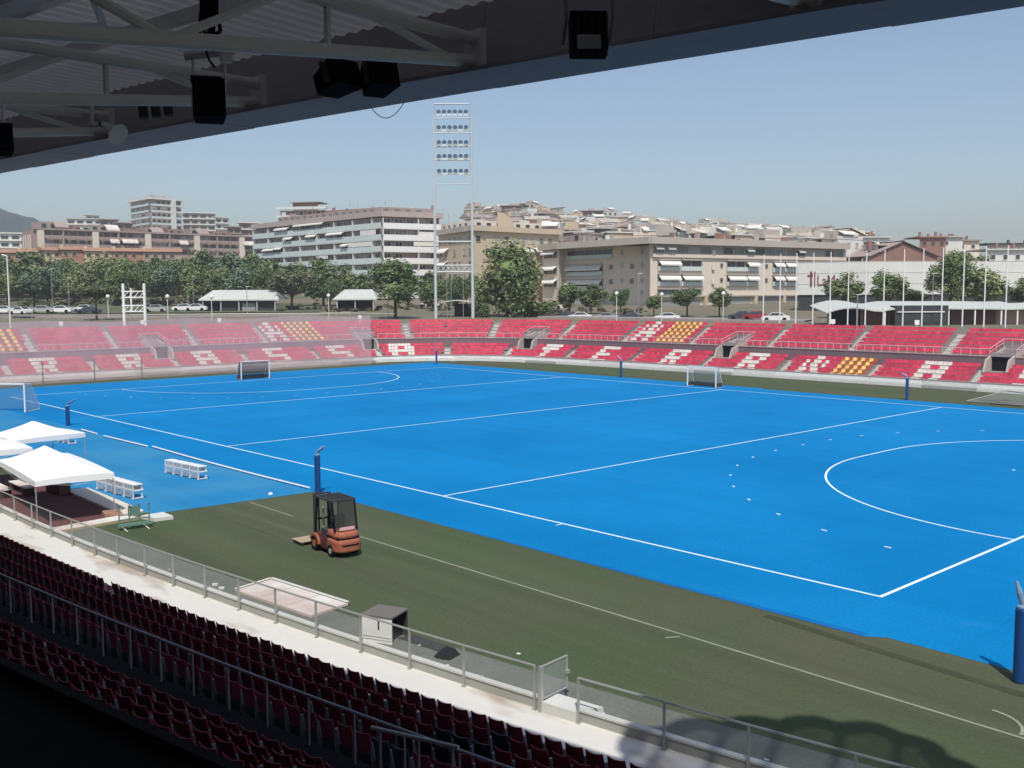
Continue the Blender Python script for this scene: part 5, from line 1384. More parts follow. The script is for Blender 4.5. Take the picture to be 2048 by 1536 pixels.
for i, (a, b) in enumerate(((82, 140), (150, 165), (185, 242), (250, 290), (296, 330), (340, 372), (385, 420), (430, 470))):
    u0, _ = f.uz(a, 440); u1, _ = f.uz(b, 440); mb = MB(); hgt = (3.2, 2.2, 2.8, 1.6, 2.6, 2.4, 2.8, 2.2)[i]
    A_, B_ = f.pt(u0, 0, -3)[:2], f.pt(u1, 0, -3)[:2]; mb.prism([A_, B_, f.pt(u1, 0, -11)[:2], f.pt(u0, 0, -11)[:2]], zt + .02, zt + hgt); mb.obj('attic', M['brick'] if i % 2 else M['mauve'], t)
    if i % 2 == 0: awning(t, f, u1 - 5.5, u1 - .5, zt + hgt + .2, 2.2, 3.2, o=-3, m='mauve' if i != 2 else 'pink_board')
    for j in range(2): window(t, Face(A_, B_), .8 + j * 3.2, 2.9 + j * 3.2, zt + .4, zt + hgt - .5)
for (a, b, y) in ((217, 235, 479), (241, 272, 479), (482, 520, 484), (355, 372, 482)):
    u0, z = f.uz(a, y); u1, _ = f.uz(b, y); awning(t, f, u0, u1, z + .4, 1.6, 1.6, o=.9, m='pink_board')
f = F[0]
for i in range(4):
    mb = MB(); f.box(mb, 1 + i * 4.2, 2.6 + i * 4.2, 16, zt - 1.5, .02, .2); mb.obj('vertical_fin', M['beige'], t)

# terracotta terrace row in front of it
base = 330
for i, (a, b, yt, yr, m1) in enumerate(((92, 130, 496, 489, 'cream'), (126, 176, 495, 488, 'terracotta'), (172, 232, 498, 491, 'cream'), (228, 292, 499, 492, 'terracotta'), (288, 365, 500, 494, 'brickpink'), (-40, 50, 500, 494, 'terracotta'), (40, 96, 499, 493, 'brickpink'))):
    z1 = zat(yt, base)
    t, P, F = bld('terraced_house', f'low terraced house with orange roof and {"cream" if m1 == "cream" else "reddish"} walls, {["third", "fourth", "fifth", "sixth", "seventh", "first", "second"][i]} from left',
                  [(a, base), (b, base + 4)], 8.5, z1, M[m1], M['terracotta'], back=9, cat='house')
    f = F[0]; mb = MB(); A_ = f.pt(-.4, z1 + .02, .6); L_ = f.L + .8
    mb.add([f.pt(-.4, z1 + .03, .7), f.pt(f.L + .4, z1 + .03, .7), f.pt(f.L + .4, z1 + 1.35, -4), f.pt(-.4, z1 + 1.35, -4), f.pt(f.L + .4, z1 + .03, -9), f.pt(-.4, z1 + .03, -9)], [(0, 1, 2, 3), (3, 2, 4, 5), (0, 3, 5), (1, 4, 2)])
    mb.obj('roof', M['terracotta'], t)
    for j in range(int(f.L / 2.6)): window(t, f, .6 + 2.6 * j, 2.1 + 2.6 * j, z1 - 2.0, z1 - .7, fm='cream')
    mb = MB(); f.box(mb, .2, 1.0, z1 - 1, z1 + 1.8, -3, -2); mb.obj('chimney', M['cream'], t)

# white tower left
t, P, F = bld('tower_block', 'white eight-storey tower block with dark balconies standing above the left roofs', [(268, 520), (308, 500), (368, 512)], 20, 9.95 + 190 * 500 / FPX, M['brickpink'], M['whitewall'], back=16)
z1 = 9.95 + 190 * 500 / FPX
for fi, f in enumerate(F):
    mb = MB(); f.box(mb, -.8, f.L + .8, z1 + .02, z1 + 1.0, -2, 1.7); mb.obj('roof_edge', M['whitewall'], t)
    for k in range(6):
        z = z1 - 3.05 * (k + 1); mb = MB(); f.box(mb, -.4, f.L + .4, z - .1, z + .95, 1.1, 1.4); mb.obj('balcony', M['bluewhite'], t)
        n_ = 4 if fi == 0 else 6
        for i in range(n_): window(t, f, .5 + i * f.L / n_, -.4 + (i + 1) * f.L / n_, z + .2, z + 2.7, rg.choice(['glass', 'glass', 'shutter']), fm='whitewall')
f = F[1]; u, _ = f.uz(340, 430); mb = MB(); f.box(mb, u, u + 2.4, 22, z1, .1, 1.9); mb.obj('stair_shaft', M['whitewall'], t)
mb = MB(); F[1].box(mb, 1, 9, z1 + 1.02, z1 + 2.2, -6, -1); mb.obj('roof_house', M['greige'], t)
clutter(t, P, z1 + .5, 12, 5, rg)
for (nm, lab, a, b, yt, dep, m1, m2, fl) in (
        ('apartment_block', 'grey block with a brown central panel right of the white tower', 370, 436, 424, 540, 'greige', 'whitewall', 3),
        ('apartment_block', 'white rounded apartment block right of the brown-panelled grey block', 435, 462, 433, 535, 'whitewall', 'whitewall', 3),
        ('house', 'white villa with stepped terraces left of the tower, upper one', 178, 205, 427, 560, 'whitewall', 'whitewall', 1),
        ('house', 'long white house on the left skyline below the stepped villa', 140, 212, 434, 530, 'whitewall', 'roofwhite', 1),
        ('house', 'brown house with upright dark panels on the left skyline', 205, 242, 436, 500, 'mauve', 'mauve', 1),
        ('house', 'low brown house beside the left edge of the tower', 238, 270, 443, 480, 'brick', 'mauve', 1),
        ('house', 'brown villa with white eaves at the right end of the long block', 482, 523, 444, 470, 'brick', 'whitewall', 2),
        ('house', 'brown house left of the white-eaved villa', 458, 486, 452, 460, 'brickpink', 'mauve', 2),
        ('office_building', 'white modern building with dark strip windows at the left edge', -40, 48, 462, 430, 'whitewall', 'whitewall', 3)):
    z1 = zat(yt, dep); t, P, F = bld(nm, lab, [(a, dep), (b, dep * 1.01)], 12, z1, M[m1], M[m2], back=12, cat='building' if nm != 'house' else 'house')
    f = F[0]; mb = MB(); f.box(mb, -.6, f.L + .6, z1 + .02, z1 + .5, -4, 1.0); mb.obj('roof_edge', M[m2], t)
    for k in range(fl):
        n_ = max(2, int(f.L / 4.2))
        for i in range(n_):
            window(t, f, .5 + i * f.L / n_, -.7 + (i + 1) * f.L / n_, z1 - 3.1 * k - 2.4, z1 - 3.1 * k - .8, 'glass', fm=m1)
        mb = MB(); f.box(mb, -.2, f.L + .2, z1 - 3.1 * k - 3.1, z1 - 3.1 * k - 2.5, .1, .9); mb.obj('floor_band', M['whitewall' if m1 == 'whitewall' else m2], t)

# cream building right of the light tower
t, P, F = bld('apartment_block', 'cream apartment building with tiled attic behind the big green tree', [(878, 262), (948, 243), (1118, 262)], 6, zat(462, 243), M['cream'], M['mauve'])
z1 = zat(462, 243)
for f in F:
    mb = MB(); f.box(mb, -.3, f.L + .5, z1 + .02, z1 + 1.3, -3, .9); mb.obj('cornice', M['cream'] if f is F[1] else M['greige'], t)  # left face's cornice greyed, its shade put into the colour
    n_ = int(f.L / 3)
    for k in range(4):
        for i in range(n_):
            if rg.random() < .8: window(t, f, .6 + i * 3, 2.2 + i * 3, z1 - 2.6 - 3 * k, z1 - 1.0 - 3 * k, rg.choice(['glass', 'glass_lit', 'shutter']), fm='cream')
P2, F2 = faces_of([(885, 268), (948, 252), (1100, 268)]); mb = MB(); mb.prism(footprint(P2, 9), z1 + 1.32, z1 + 3.2, 0, 1); mb.obj('attic', [M['beige'], M['mauve']], t)
for f in F2:
    for i in range(int(f.L / 3.2)): window(t, f, .8 + i * 3.2, 2.4 + i * 3.2, z1 + 1.6, z1 + 2.8)
mb = MB(); f = F2[1]; u, _ = f.uz(1005, 450); n = 8; v = []
for k in range(n + 1):
    a = PI * k / n / 2; v += [f.pt(u + 5.5 * math.cos(a) - 2, z1 + 1.35 + 4.2 * math.sin(a), .5), f.pt(u + 5.5 * math.cos(a) - 2, z1 + 1.35 + 4.2 * math.sin(a), -3.5)]
v += [f.pt(u - 2, z1 + 1.35, .5), f.pt(u - 2, z1 + 1.35, -3.5)]
mb.add(v, [(2 * k, 2 * k + 2, 2 * k + 3, 2 * k + 1) for k in range(n)] + [tuple([2 * k for k in range(n + 1)] + [2 * n + 2])]); mb.obj('curved_gable', M['cream'], t)
for (a, b, y) in ((1045, 1062, 500), (1068, 1098, 500), (1090, 1096, 530)):
    f = F[1]; u0, z = f.uz(a, y); u1, _ = f.uz(b, y); awning(t, f, u0, u1, z + .5, .8, 1.3)
for (a, b, y) in ((880, 898, 505), (878, 896, 530)):
    f = F[0]; u0, z = f.uz(a, y); u1, _ = f.uz(b, y); awning(t, f, u0, u1, z + .9, 1.0, 1.3)
clutter(t, P2, z1 + 3.2, 8, 8, rg)

# long beige block
zc = 22.0
t, P, F = bld('apartment_block', 'long beige apartment block with loggias and white awnings, right of the big green tree', [(1085, 250), (1118, 243), (1128, 246), (1292, 227), (1300, 219), (1690, 253)], 5, zc - 1.5, M['beige'], M['mauve'], back=16)
fL, fJ, fG, fJ2, fR = F
mb = MB()
for a, b in (((1080, 250.5), (1118, 241.5)), ((1118, 241.5), (1300, 217.5)), ((1300, 217.5), (1694, 252))):
    _, ff = faces_of([a, b]); ff[0].box(mb, -.1, ff[0].L + .1, zc - 1.48, zc, -10, .6)
mb.obj('cornice', M['greige'], t)
def rect(f, px0, py0, px1, py1):
    u0, z1_ = f.uz(px0, py0); u1, z0_ = f.uz(px1, py1); return u0, u1, z0_, z1_
def hole(f, r, n=2, aw=0.0, parapet=True, m='glass', a0=0, a1=1):
    u0, u1, z0, z1_ = r; window(t, f, u0, u1, z0, z1_, m, n=n, fm='greige', o=.03)
    mb = MB(); f.box(mb, u0 - .1, u1 + .1, z1_, z1_ + .25, .02, .7); mb.obj('lintel', M['greige'], t)
    if parapet: mb = MB(); f.box(mb, u0 - .1, u1 + .1, z0 - .3, z0 + .65, .25, .45); mb.obj('balcony', M['bluewhite'], t)
    if aw: awning(t, f, u0 + (u1 - u0) * a0, u0 + (u1 - u0) * a1, z1_, aw, 1.0, o=.3)
ZB = ((18.7, 20.35, 0), (15.2, 17.1, 1), (11.9, 13.9, 1))
n_ = 18
for i in range(n_):
    u = .8 + i * (fR.L - 1.6) / n_; window(t, fR, u, u + (fR.L - 1.6) / n_ - .25, 18.6, 20.3, rg.choice(['glass', 'glass_lit', 'shutter', 'glass_lit']), fm='greige')
    if i in (0, 1, 8, 13): awning(t, fR, u, u + 2.2, 20.35, .7, 1.2)
mb = MB(); fR.box(mb, .4, fR.L - .4, 17.7, 18.5, .1, .5); mb.obj('ledge', M['beige'], t)
for (a, b) in ((1315, 1357), (1362, 1402), (1453, 1489), (1491, 1514), (1545, 1565), (1568, 1592), (1628, 1652), (1655, 1680)):
    u0, _ = fR.uz(a, 530); u1, _ = fR.uz(b, 530)
    hole(fR, (u0, u1, 15.1, 17.1), aw=.9 if a in (1315, 1491, 1545, 1568) else 0)
    hole(fR, (u0, u1, 11.8, 13.9), aw=.9 if a not in (1628,) else 0)
    hole(fR, (u0, u1, 9.0, 10.7), aw=0, parapet=False, m='glass_lit') if a < 1410 else None
for px in (1440, 1530, 1608):
    for z in (15.6, 12.3):
        u0, _ = fR.uz(px, 530); window(t, fR, u0, u0 + .9, z, z + 1.0, fm='greige')
for z in (19.2, 16.2, 13.0, 10.4):
    u0, _ = fR.uz(1424, 530); mb = MB(); fR.box(mb, u0 - .3, u0 + .5, z - 1.1, z + .3, .3, .5); mb.obj('stair_screen', M['whitewall'], t)
mb = MB()
for (a, b) in ((1304, 1400), (1432, 1500), (1515, 1560), (1565, 1680)):
    u0, _ = fR.uz(a, 600); u1, _ = fR.uz(b, 600); mb = MB(); fR.box(mb, u0, u1, 5.2, 9.0 if a > 1310 else 8.4, .02, .12); mb.obj('garage_front', M['grey' if a != 1432 else 'shutter'], t)
for px in (1405, 1428, 1505, 1562):
    u0, _ = fR.uz(px, 600); mb = MB(); fR.box(mb, u0, u0 + .8, 5.2, 9.3, .1, .9); mb.obj('pillar', M['cream'], t)
mb = MB(); fR.box(mb, 0, fR.L, 9.05, 9.35, .05, .8); mb.obj('ledge', M['greige'], t)
for (a, b) in ((1135, 1206),):
    u0, _ = fG.uz(a, 530); u1, _ = fG.uz(b, 530)
    hole(fG, (u0, u1, 14.4, 16.6), n=4, aw=1.0); hole(fG, (u0, u1, 11.0, 13.2), n=4, aw=.9); hole(fG, (u0, u1 + 3, 18.3, 20.2), n=5)
for px in (1168, 1184, 1222, 1264):
    for z in (15.4, 12.0):
        u0, _ = fG.uz(px, 530)
        if px > 1210: window(t, fG, u0 - .5, u0 + .6, z, z + 1.2, 'glass_lit', fm='greige')
for px in (1244, 1284):
    for z in (18.6, 15.6, 12.2, 9.4):
        u0, _ = fG.uz(px, 530); window(t, fG, u0 - .4, u0 + .5, z, z + 1.3, 'shutter', fm='whitewall')
for (u0, u1) in ((.3, 6), (6.6, 12), (12.8, 19)):
    mb = MB(); fG.box(mb, u0, u1, 5.4, 8.6, .02, .15); mb.obj('garage_front', M['shutter'], t)
for z in (18.4, 14.6, 11.4):
    window(t, fL, .8, fL.L - .7, z, z + 1.8, 'glass', n=3, fm='beige'); awning(t, fL, .6, fL.L - .8, z + 2.0, .8, 1.1)
clutter(t, [P[4], P[5]], zc, 10, 14, rg); clutter(t, [P[2], P[3]], zc, 10, 8, rg)

# hillside houses
pal_l = ['cream', 'cream', 'beige', 'beige', 'beige', 'mauve', 'whitewall']
pal_r = ['whitewall', 'beige', 'greige', 'whitewall', 'beige', 'cream', 'roofwhite']
sky_x = [900, 950, 1000, 1045, 1090, 1130, 1165, 1215, 1260, 1300, 1350, 1440, 1500, 1560, 1620, 1680, 1720, 1760]
sky_y = [414, 414, 412, 408, 410, 424, 430, 420, 428, 437, 445, 447, 452, 455, 452, 459, 466, 476]
rowdeps = [272, 300, 335, 375, 420, 475, 540, 610]
roofn = {'gable': 'tile-roofed', 'flat': 'flat-roofed', 'terr': 'terraced'}
seen = {}
for r, dep0 in enumerate(rowdeps):
    k = (r + .4) / len(rowdeps); px = 925 + rg.uniform(0, 20)
    cnt = 0
    while px < 1745:
        wpx = rg.uniform(20, 52) * (300 / dep0) ** .4
        c = px + wpx / 2; front = lerp(c, [900, 1100, 1300, 1500, 1700, 1760], [455, 466, 470, 474, 482, 496]); top = lerp(c, sky_x, sky_y)
        y = front * (1 - k) + top * k + rg.uniform(-3, 3.5)
        dep = dep0 * rg.uniform(.97, 1.03); z1 = zat(y, dep, c); hgt = rg.uniform(6, 9)
        pal = pal_l if c < 1230 + rg.uniform(-80, 80) else pal_r; wm = rg.choice(pal); kind = rg.choice(['gable', 'flat', 'flat', 'terr'])
        colname = {'cream': 'cream', 'beige': 'beige', 'mauve': 'brown', 'brickpink': 'pinkish', 'terracotta': 'orange', 'whitewall': 'white', 'greige': 'grey', 'roofwhite': 'pale'}[wm]
        rowname = ['front row just above the block roof', 'second row', 'third row', 'fourth row', 'fifth row', 'sixth row', 'seventh row', 'skyline row'][r]
        lab = f'{colname} {roofn[kind]} hillside house, {ORD[cnt] if cnt < 20 else str(cnt + 1) + "th"} from left in the {rowname}'
        rot = rg.uniform(-.25, .25)
        t, P, F = bld('hillside_house', lab, [(px, dep * (1 + rot * .06)), (px + wpx, dep * (1 - rot * .06))], z1 - hgt - 4, z1, M[wm], M[rg.choice(['mauve', 'greige', 'beige', 'roofwhite'])] if kind != 'terr' else M['greige'], back=rg.uniform(7, 11), cat='house')
        f = F[0]
        if kind == 'gable':
            mb = MB(); h_ = rg.uniform(1.0, 1.9)
            mb.add([f.pt(-.4, z1 + .03, .6), f.pt(f.L + .4, z1 + .03, .6), f.pt(f.L + .4, z1 + h_, -4), f.pt(-.4, z1 + h_, -4), f.pt(f.L + .4, z1 + .03, -8.5), f.pt(-.4, z1 + .03, -8.5)], [(0, 1, 2, 3), (3, 2, 4, 5), (0, 3, 5), (1, 4, 2)])
            mb.obj('roof', M[rg.choice(['mauve', 'beige', 'greige', 'greige'])], t)
        elif kind == 'terr':
            mb = MB(); a, b = sorted((rg.uniform(0, f.L * .4), rg.uniform(f.L * .6, f.L))); f.box(mb, a, b, z1 + .02, z1 + 2.4, -6, -1.2); mb.obj('penthouse', M[rg.choice(['whitewall', 'beige', 'greige', 'cream'])], t)
            mb = MB(); f.box(mb, 0, f.L, z1 + .021, z1 + .8, -.1, .12); mb.obj('parapet', M[wm], t)
            if rg.random() < .6: awning(t, f, a + .3, b - .3, z1 + 2.3, .8, 1.8, o=-1.2)
        else:
            mb = MB(); f.box(mb, -.3, f.L + .3, z1 + .02, z1 + .35, -3, .4); mb.obj('eaves', M[rg.choice(['whitewall', 'greige', 'mauve'])], t)
        nw = max(1, int(f.L / 3))
        for i in range(nw):
            if rg.random() < .75: window(t, f, .5 + i * f.L / nw, min(f.L - .2, 2.0 + i * f.L / nw), z1 - 2.3, z1 - .8, rg.choice(['glass', 'glass', 'shutter']), fm=wm)
        if rg.random() < .75:
            mb = MB(); u = rg.uniform(.5, f.L - .9); mb_h = z1 + rg.uniform(1.2, 2.4); f.box(mb, u, u + .7, z1 - .2, mb_h, -3.2, -2.4); mb.obj('chimney', M[rg.choice(['cream', 'cream', 'offwhite', 'mauve'])], t)
        if rg.random() < .4:
            u = rg.uniform(.5, f.L - .9); mb = MB(); p = f.pt(u, z1, -3); mb.tube(p, (p[0], p[1], z1 + 3.2), .05, 4); mb.tube((p[0] - .6, p[1], z1 + 2.9), (p[0] + .6, p[1], z1 + 2.9), .04, 4); mb.obj('aerial', M['grey'], t)
        px += wpx * rg.uniform(.85, 1.25); cnt += 1
for (lab, a, b, yt, dep, wm, rm) in (('brown house with a white terrace on the skyline above the cream building', 1002, 1062, 413, 600, 'brick', 'mauve'), ('white box house at the right end of that skyline terrace', 1062, 1092, 415, 600, 'whitewall', 'whitewall'),
                                     ('dark-roofed villa on the skyline above the middle of the beige block', 1165, 1205, 425, 560, 'brick', 'darkgrey')):
    z1 = zat(yt, dep); t, P, F = bld('villa', lab, [(a, dep), (b, dep)], z1 - 12, z1, M[wm], M[rm], back=10, cat='house'); f = F[0]
    for i in range(int(f.L / 3.4)): window(t, f, .6 + 3.4 * i, 2.6 + 3.4 * i, z1 - 2.4, z1 - .8, fm=wm)
    mb = MB(); f.box(mb, -.6, f.L + .6, z1 + .02, z1 + .45, -5, 1); mb.obj('eaves', M[rm], t)
    mb = MB(); f.box(mb, f.L * .3, f.L * .6, z1 + .46, z1 + 1.8, -4, -1.5); mb.obj('roof_house', M['greige'], t)

# right-hand houses and warehouse
def gable_house(lab, a, b, y_e, y_p, dep, wm, rm, name='house'):
    ze, zp = zat(y_e, dep), zat(y_p, dep); t, P, F = bld(name, lab, [(a, dep), (b, dep * 1.02)], 6, ze, M[wm], M[rm], back=16, cat='house'); f = F[0]
    mb = MB(); mb.add([f.pt(0, ze + .01, 0), f.pt(f.L, ze + .01, 0), f.pt(f.L * .45, zp, 0), f.pt(0, ze + .01, -16), f.pt(f.L, ze + .01, -16), f.pt(f.L * .45, zp, -16)], [(0, 1, 2), (3, 5, 4)]); mb.obj('gable_wall', M[wm], t)
    mb = MB(); up = .25
    for (u0, z0_, u1, z1_) in ((-.6, ze - .1, f.L * .45, zp + up), (f.L * .45, zp + up, f.L + .6, ze - .1)):
        mb.add([f.pt(u0, z0_ + up, .7), f.pt(u1, z1_, .7), f.pt(u1, z1_, -16.7), f.pt(u0, z0_ + up, -16.7)], [(0, 1, 2, 3)])
    mb.obj('roof', M[rm], t); return t, f, ze, zp
t, f, ze, zp = gable_house('dark red brick gabled house above the white warehouse', 1740, 1872, 517, 489, 262, 'brick', 'mauve')
mb = MB(); f.box(mb, 2, 3, zp - 2, zp + .6, -5, -4); mb.obj('chimney', M['brick'], t)
mb = MB(); f.box(mb, f.L * .6, f.L * .6 + 1, zp - 2, zp + .9, -5, -4); mb.obj('chimney', M['brick'], t)
t, f, ze, zp = gable_house('cream gabled house with brown roof above the right end of the beige block', 1655, 1745, 483, 462, 300, 'cream', 'mauve')
for i in range(4): window(t, f, 1 + 2.8 * i, 2.3 + 2.8 * i, ze - 2.4, ze - .9, fm='cream')
for (lab, a, b, yt, dep, wm, rm, n_) in (('white house with a row of small windows between the beige block and the brick gable', 1718, 1776, 480, 285, 'whitewall', 'roofwhite', 4),
                                         ('white house with red stepped roof right of the brick gable', 1836, 1888, 480, 300, 'brick', 'terracotta', 3),
                                         ('tall white gable wall behind the red stepped roof', 1880, 1922, 480, 305, 'whitewall', 'greige', 1),
                                         ('pale bluish house with a flat white roof at the right edge', 1972, 2070, 506, 250, 'whitewall', 'roofwhite', 4),
                                         ('grey-roofed house with dark chimneys on the right skyline', 1970, 2080, 494, 330, 'greige', 'darkgrey', 4),
                                         ('small beige house between the white gable wall and the right edge', 1912, 1955, 487, 310, 'beige', 'mauve', 2)):
    z1 = zat(yt, dep); t, P, F = bld('house', lab, [(a, dep), (b, dep)], 6, z1, M[wm], M[rm], back=11, cat='house'); f = F[0]
    mb = MB(); f.box(mb, -.5, f.L + .5, z1 + .02, z1 + .4, -11, .8); mb.obj('roof', M[rm], t)
    for i in range(n_): window(t, f, .8 + i * f.L / n_, 2.0 + i * f.L / n_, z1 - 2.3, z1 - 1.0, fm=wm)
    for i in range(3):
        u = rg.uniform(.5, f.L - 1); mb = MB(); f.box(mb, u, u + .6, z1 + .3, z1 + rg.uniform(1.2, 2.0), -3, -2.4); mb.obj('chimney', M['darkgrey' if 'dark' in lab else 'brick'], t)
wh, P, F = bld('warehouse', 'long white-clad warehouse with dark red lettering behind the flagpoles', [(1597, 196), (1735, 190), (2140, 196)], 5, zat(593, 190), M['darkgrey'], M['greige'], back=30)
zw0, zw1 = zat(593, 190) + .01, zat(526, 190)
mb = MB()
for f in F: f.box(mb, -.2, f.L + .2, zw0, zw1, -28, .3)
mb.obj('cladding', M['whitewall'], wh)
for f in F:
    for k in range(3):
        z = zw0 + (zw1 - zw0) * (k + .98) / 3; mb = MB(); f.box(mb, -.2, f.L + .2, z - .05, z, .31, .34); mb.obj('panel_joint', M['greige'], wh)
    f = F[0]; u, z = f.uz(1660, 563)
ang = math.atan2(f.u[1], f.u[0])
c = world_loc(wh)
u, z = f.uz(1653, 562); p = f.pt(u, z, .36); tl = text_obj('sign_lettering', 'LaM', 2.9, M['signred'], wh, (p[0] - c[0], p[1] - c[1], p[2] - c[2]), (PI / 2, 0, ang), .05); tl.scale = (.72, 1, 1)
for (a, b, y0, y1) in ((1621.5, 1624.5, 543, 573), (1628, 1631, 543, 573), (1616, 1621, 550, 553), (1624.6, 1627.9, 549, 552)):
    u0, z1_ = f.uz(a, y0); u1, z0_ = f.uz(b, y1); mb = MB(); f.box(mb, u0, u1, z0_, z1_, .35, .42); mb.obj('sign_stroke', M['signred'], wh)

# pavilion with wavy white roof behind the right stand
def wavy_roof(pts, dep0, ylist, o0, o1, t, name='roof'):
    P_, F_ = faces_of([(pts[0], dep0), (pts[1], dep0)]); f = F_[0]; mb = MB(); n = len(ylist); v = []
    for i, (px, y) in enumerate(ylist):
        u, z = f.uz(px, y)
        v += [f.pt(u, z - .9, o0), f.pt(u, z, o1), f.pt(u, z - .14, o1), f.pt(u, z - 1.06, o0)]
    f_ = []
    for i in range(n - 1): f_ += [(4 * i + j, 4 * i + (j + 1) % 4, 4 * i + 4 + (j + 1) % 4, 4 * i + 4 + j) for j in range(4)]
    f_ += [(0, 1, 2, 3), tuple(4 * n - 4 + j for j in range(4))]
    mb.add(v, f_); mb.obj(name, M['roofwhite'], t, smooth=False); return f
dep = 140
t, P, F = bld('pavilion', 'long low brown pavilion with a wavy pale roof behind the flagpoles', [(1655, dep), (2120, dep)], 5.2, zat(624, dep), M['brickpink'], M['darkgrey'], back=9)
yl = [(1645, 612), (1662, 606), (1680, 602), (1700, 601), (1720, 603), (1738, 607), (1755, 608), (1770, 605), (1785, 603), (1860, 603), (1960, 603), (2010, 604), (2040, 603), (2060, 607), (2120, 605)]
wavy_roof((1655, 2120), dep, yl, 1.8, -6, t)
f = F[0]
for (a, b, m_, z0_, z1_) in ((1660, 1720, 'concrete_dark', 5.3, 7.5), (1780, 1885, 'darkgrey', 5.3, zat(615, 140)), (1726, 1776, 'maroon', 5.4, 7.2), (1900, 1990, 'maroon', 5.4, 7.4)):
    u0, _ = f.uz(a, 630); u1, _ = f.uz(b, 630); mb = MB(); f.box(mb, u0, u1, z0_, z1_, .02, .3 if m_ != 'darkgrey' else 1.9); mb.obj('front_panel', M[m_], t)
for px in (1652, 1705, 1760, 1886, 1938, 1990, 2022):
    u0, _ = f.uz(px, 630); mb = MB(); f.box(mb, u0, u0 + .18, 5.2, zat(617, dep), 1.5, 1.68); mb.obj('column', M['white'], t)
u0, _ = f.uz(1788, 630); u1, _ = f.uz(1872, 630)
for k in range(4): mb = MB(); f.box(mb, u0 + (u1 - u0) * k / 4 + .1, u0 + (u1 - u0) * (k + 1) / 4 - .1, 5.7, 6.9, 1.92, 1.96); mb.obj('window', M['blue_pad'] if False else M['glass'], t)
mb = MB(); f.box(mb, u0 - .3, u1 + .3, 7.1, 7.25, 1.92, 2.1); mb.obj('ledge', M['offwhite'], t)

# sheds at left
for (lab, a, b, yt, ye, dep, ms) in (('low shed with pale sloping roof and dark grey front, left of the olive pine', 402, 556, 577, 596, 205, 'darkgrey'), ('smaller pale-roofed shed left of the lone dark pine', 670, 752, 577, 596, 205, 'concrete_dark')):
    zt_, ze_ = zat(yt, dep), zat(ye, dep); t, P, F = bld('shed', lab, [(a + 5, dep), (b - 5, dep)], 5.2, ze_ - .1, M[ms], M['greige'], back=8, cat='shed'); f = F[0]
    mb = MB(); mb.add([f.pt(-.8, ze_, 1), f.pt(f.L + .8, ze_, 1), f.pt(f.L - .8, zt_, -4), f.pt(.8, zt_, -4), f.pt(-.8, ze_ - .25, 1), f.pt(f.L + .8, ze_ - .25, 1), f.pt(f.L + .8, ze_, -8.5), f.pt(-.8, ze_, -8.5)], [(0, 1, 2, 3), (4, 5, 1, 0), (3, 2, 6, 7), (0, 3, 7), (1, 6, 2)]); mb.obj('roof', M['roofwhite'], t)
    n_ = int(f.L / 3.2)
    for i in range(n_ + 1): mb = MB(); u = i * f.L / n_; f.box(mb, u - .07, u + .07, 5.2, ze_ - .26, .6, .74); mb.obj('column', M['offwhite'], t)
    for i in range(n_):
        if i % 2 == 0: mb = MB(); f.box(mb, i * f.L / n_ + .5, (i + 1) * f.L / n_ - .5, 5.4, ze_ - .8, .02, .1); mb.obj('door_panel', M['grey' if i == 2 else 'black'], t)

# ------------------------------------------------------------------ trees
def crown(seed, mat_, lobes=16, leaves=170, ls=.10, flat=.85, umbrella=False):
    r = random.Random(seed); nr = np.random.RandomState(seed); V = []; F_ = []
    cs = []
    while len(cs) < lobes:
        p = nr.uniform(-1, 1, 3); 
        if umbrella: p[2] = p[2] * .45 + .25
        if np.linalg.norm(p * [1, 1, 1.1 if not umbrella else 1.6]) > .92: continue
        cs.append((p * [.72, .72, flat * .9], r.uniform(.26, .40) * (1 if not umbrella else .85)))
    for c, rad in cs:
        d = nr.normal(size=(leaves, 3)); d /= np.linalg.norm(d, axis=1)[:, None]
        pos = c + d * rad * (nr.uniform(.45, 1.08, (leaves, 1)))
        nn_ = d * .7 + np.array([0, 0, .55]) + nr.normal(size=(leaves, 3)) * .38; nn_ /= np.linalg.norm(nn_, axis=1)[:, None]
        a = np.cross(nn_, nr.normal(size=(leaves, 3))); a /= np.linalg.norm(a, axis=1)[:, None]
        b = np.cross(nn_, a); b /= np.linalg.norm(b, axis=1)[:, None]
        s_ = ls * nr.uniform(.6, 1.3, (leaves, 1))
        o = len(V)
        q = np.stack([pos - a * s_ * .5, pos + b * s_ * .35, pos + a * s_ * .5, pos - b * s_ * .35], 1).reshape(-1, 3)
        V += q.tolist(); F_ += [(o + 4 * i, o + 4 * i + 1, o + 4 * i + 2, o + 4 * i + 3) for i in range(leaves)]
        # inner core of the lobe
        o = len(V); n = 7
        for j in range(1, 4):
            for i in range(n):
                th = PI * j / 4; ph = 2 * PI * i / n; V.append((c + rad * .46 * np.array([math.sin(th) * math.cos(ph), math.sin(th) * math.sin(ph), math.cos(th)])).tolist())
        V.append((c + [0, 0, rad * .46]).tolist()); V.append((c - [0, 0, rad * .46]).tolist())
        for j in range(2): F_ += [(o + j * n + i, o + j * n + (i + 1) % n, o + (j + 1) * n + (i + 1) % n, o + (j + 1) * n + i) for i in range(n)]
        F_ += [(o + i, o + 3 * n, o + (i + 1) % n) for i in range(n)] + [(o + 2 * n + i, o + 2 * n + (i + 1) % n, o + 3 * n + 1) for i in range(n)]
    me = bpy.data.meshes.new('crown'); me.from_pydata(V, [], F_); me.materials.append(mat_); me.update(); return me
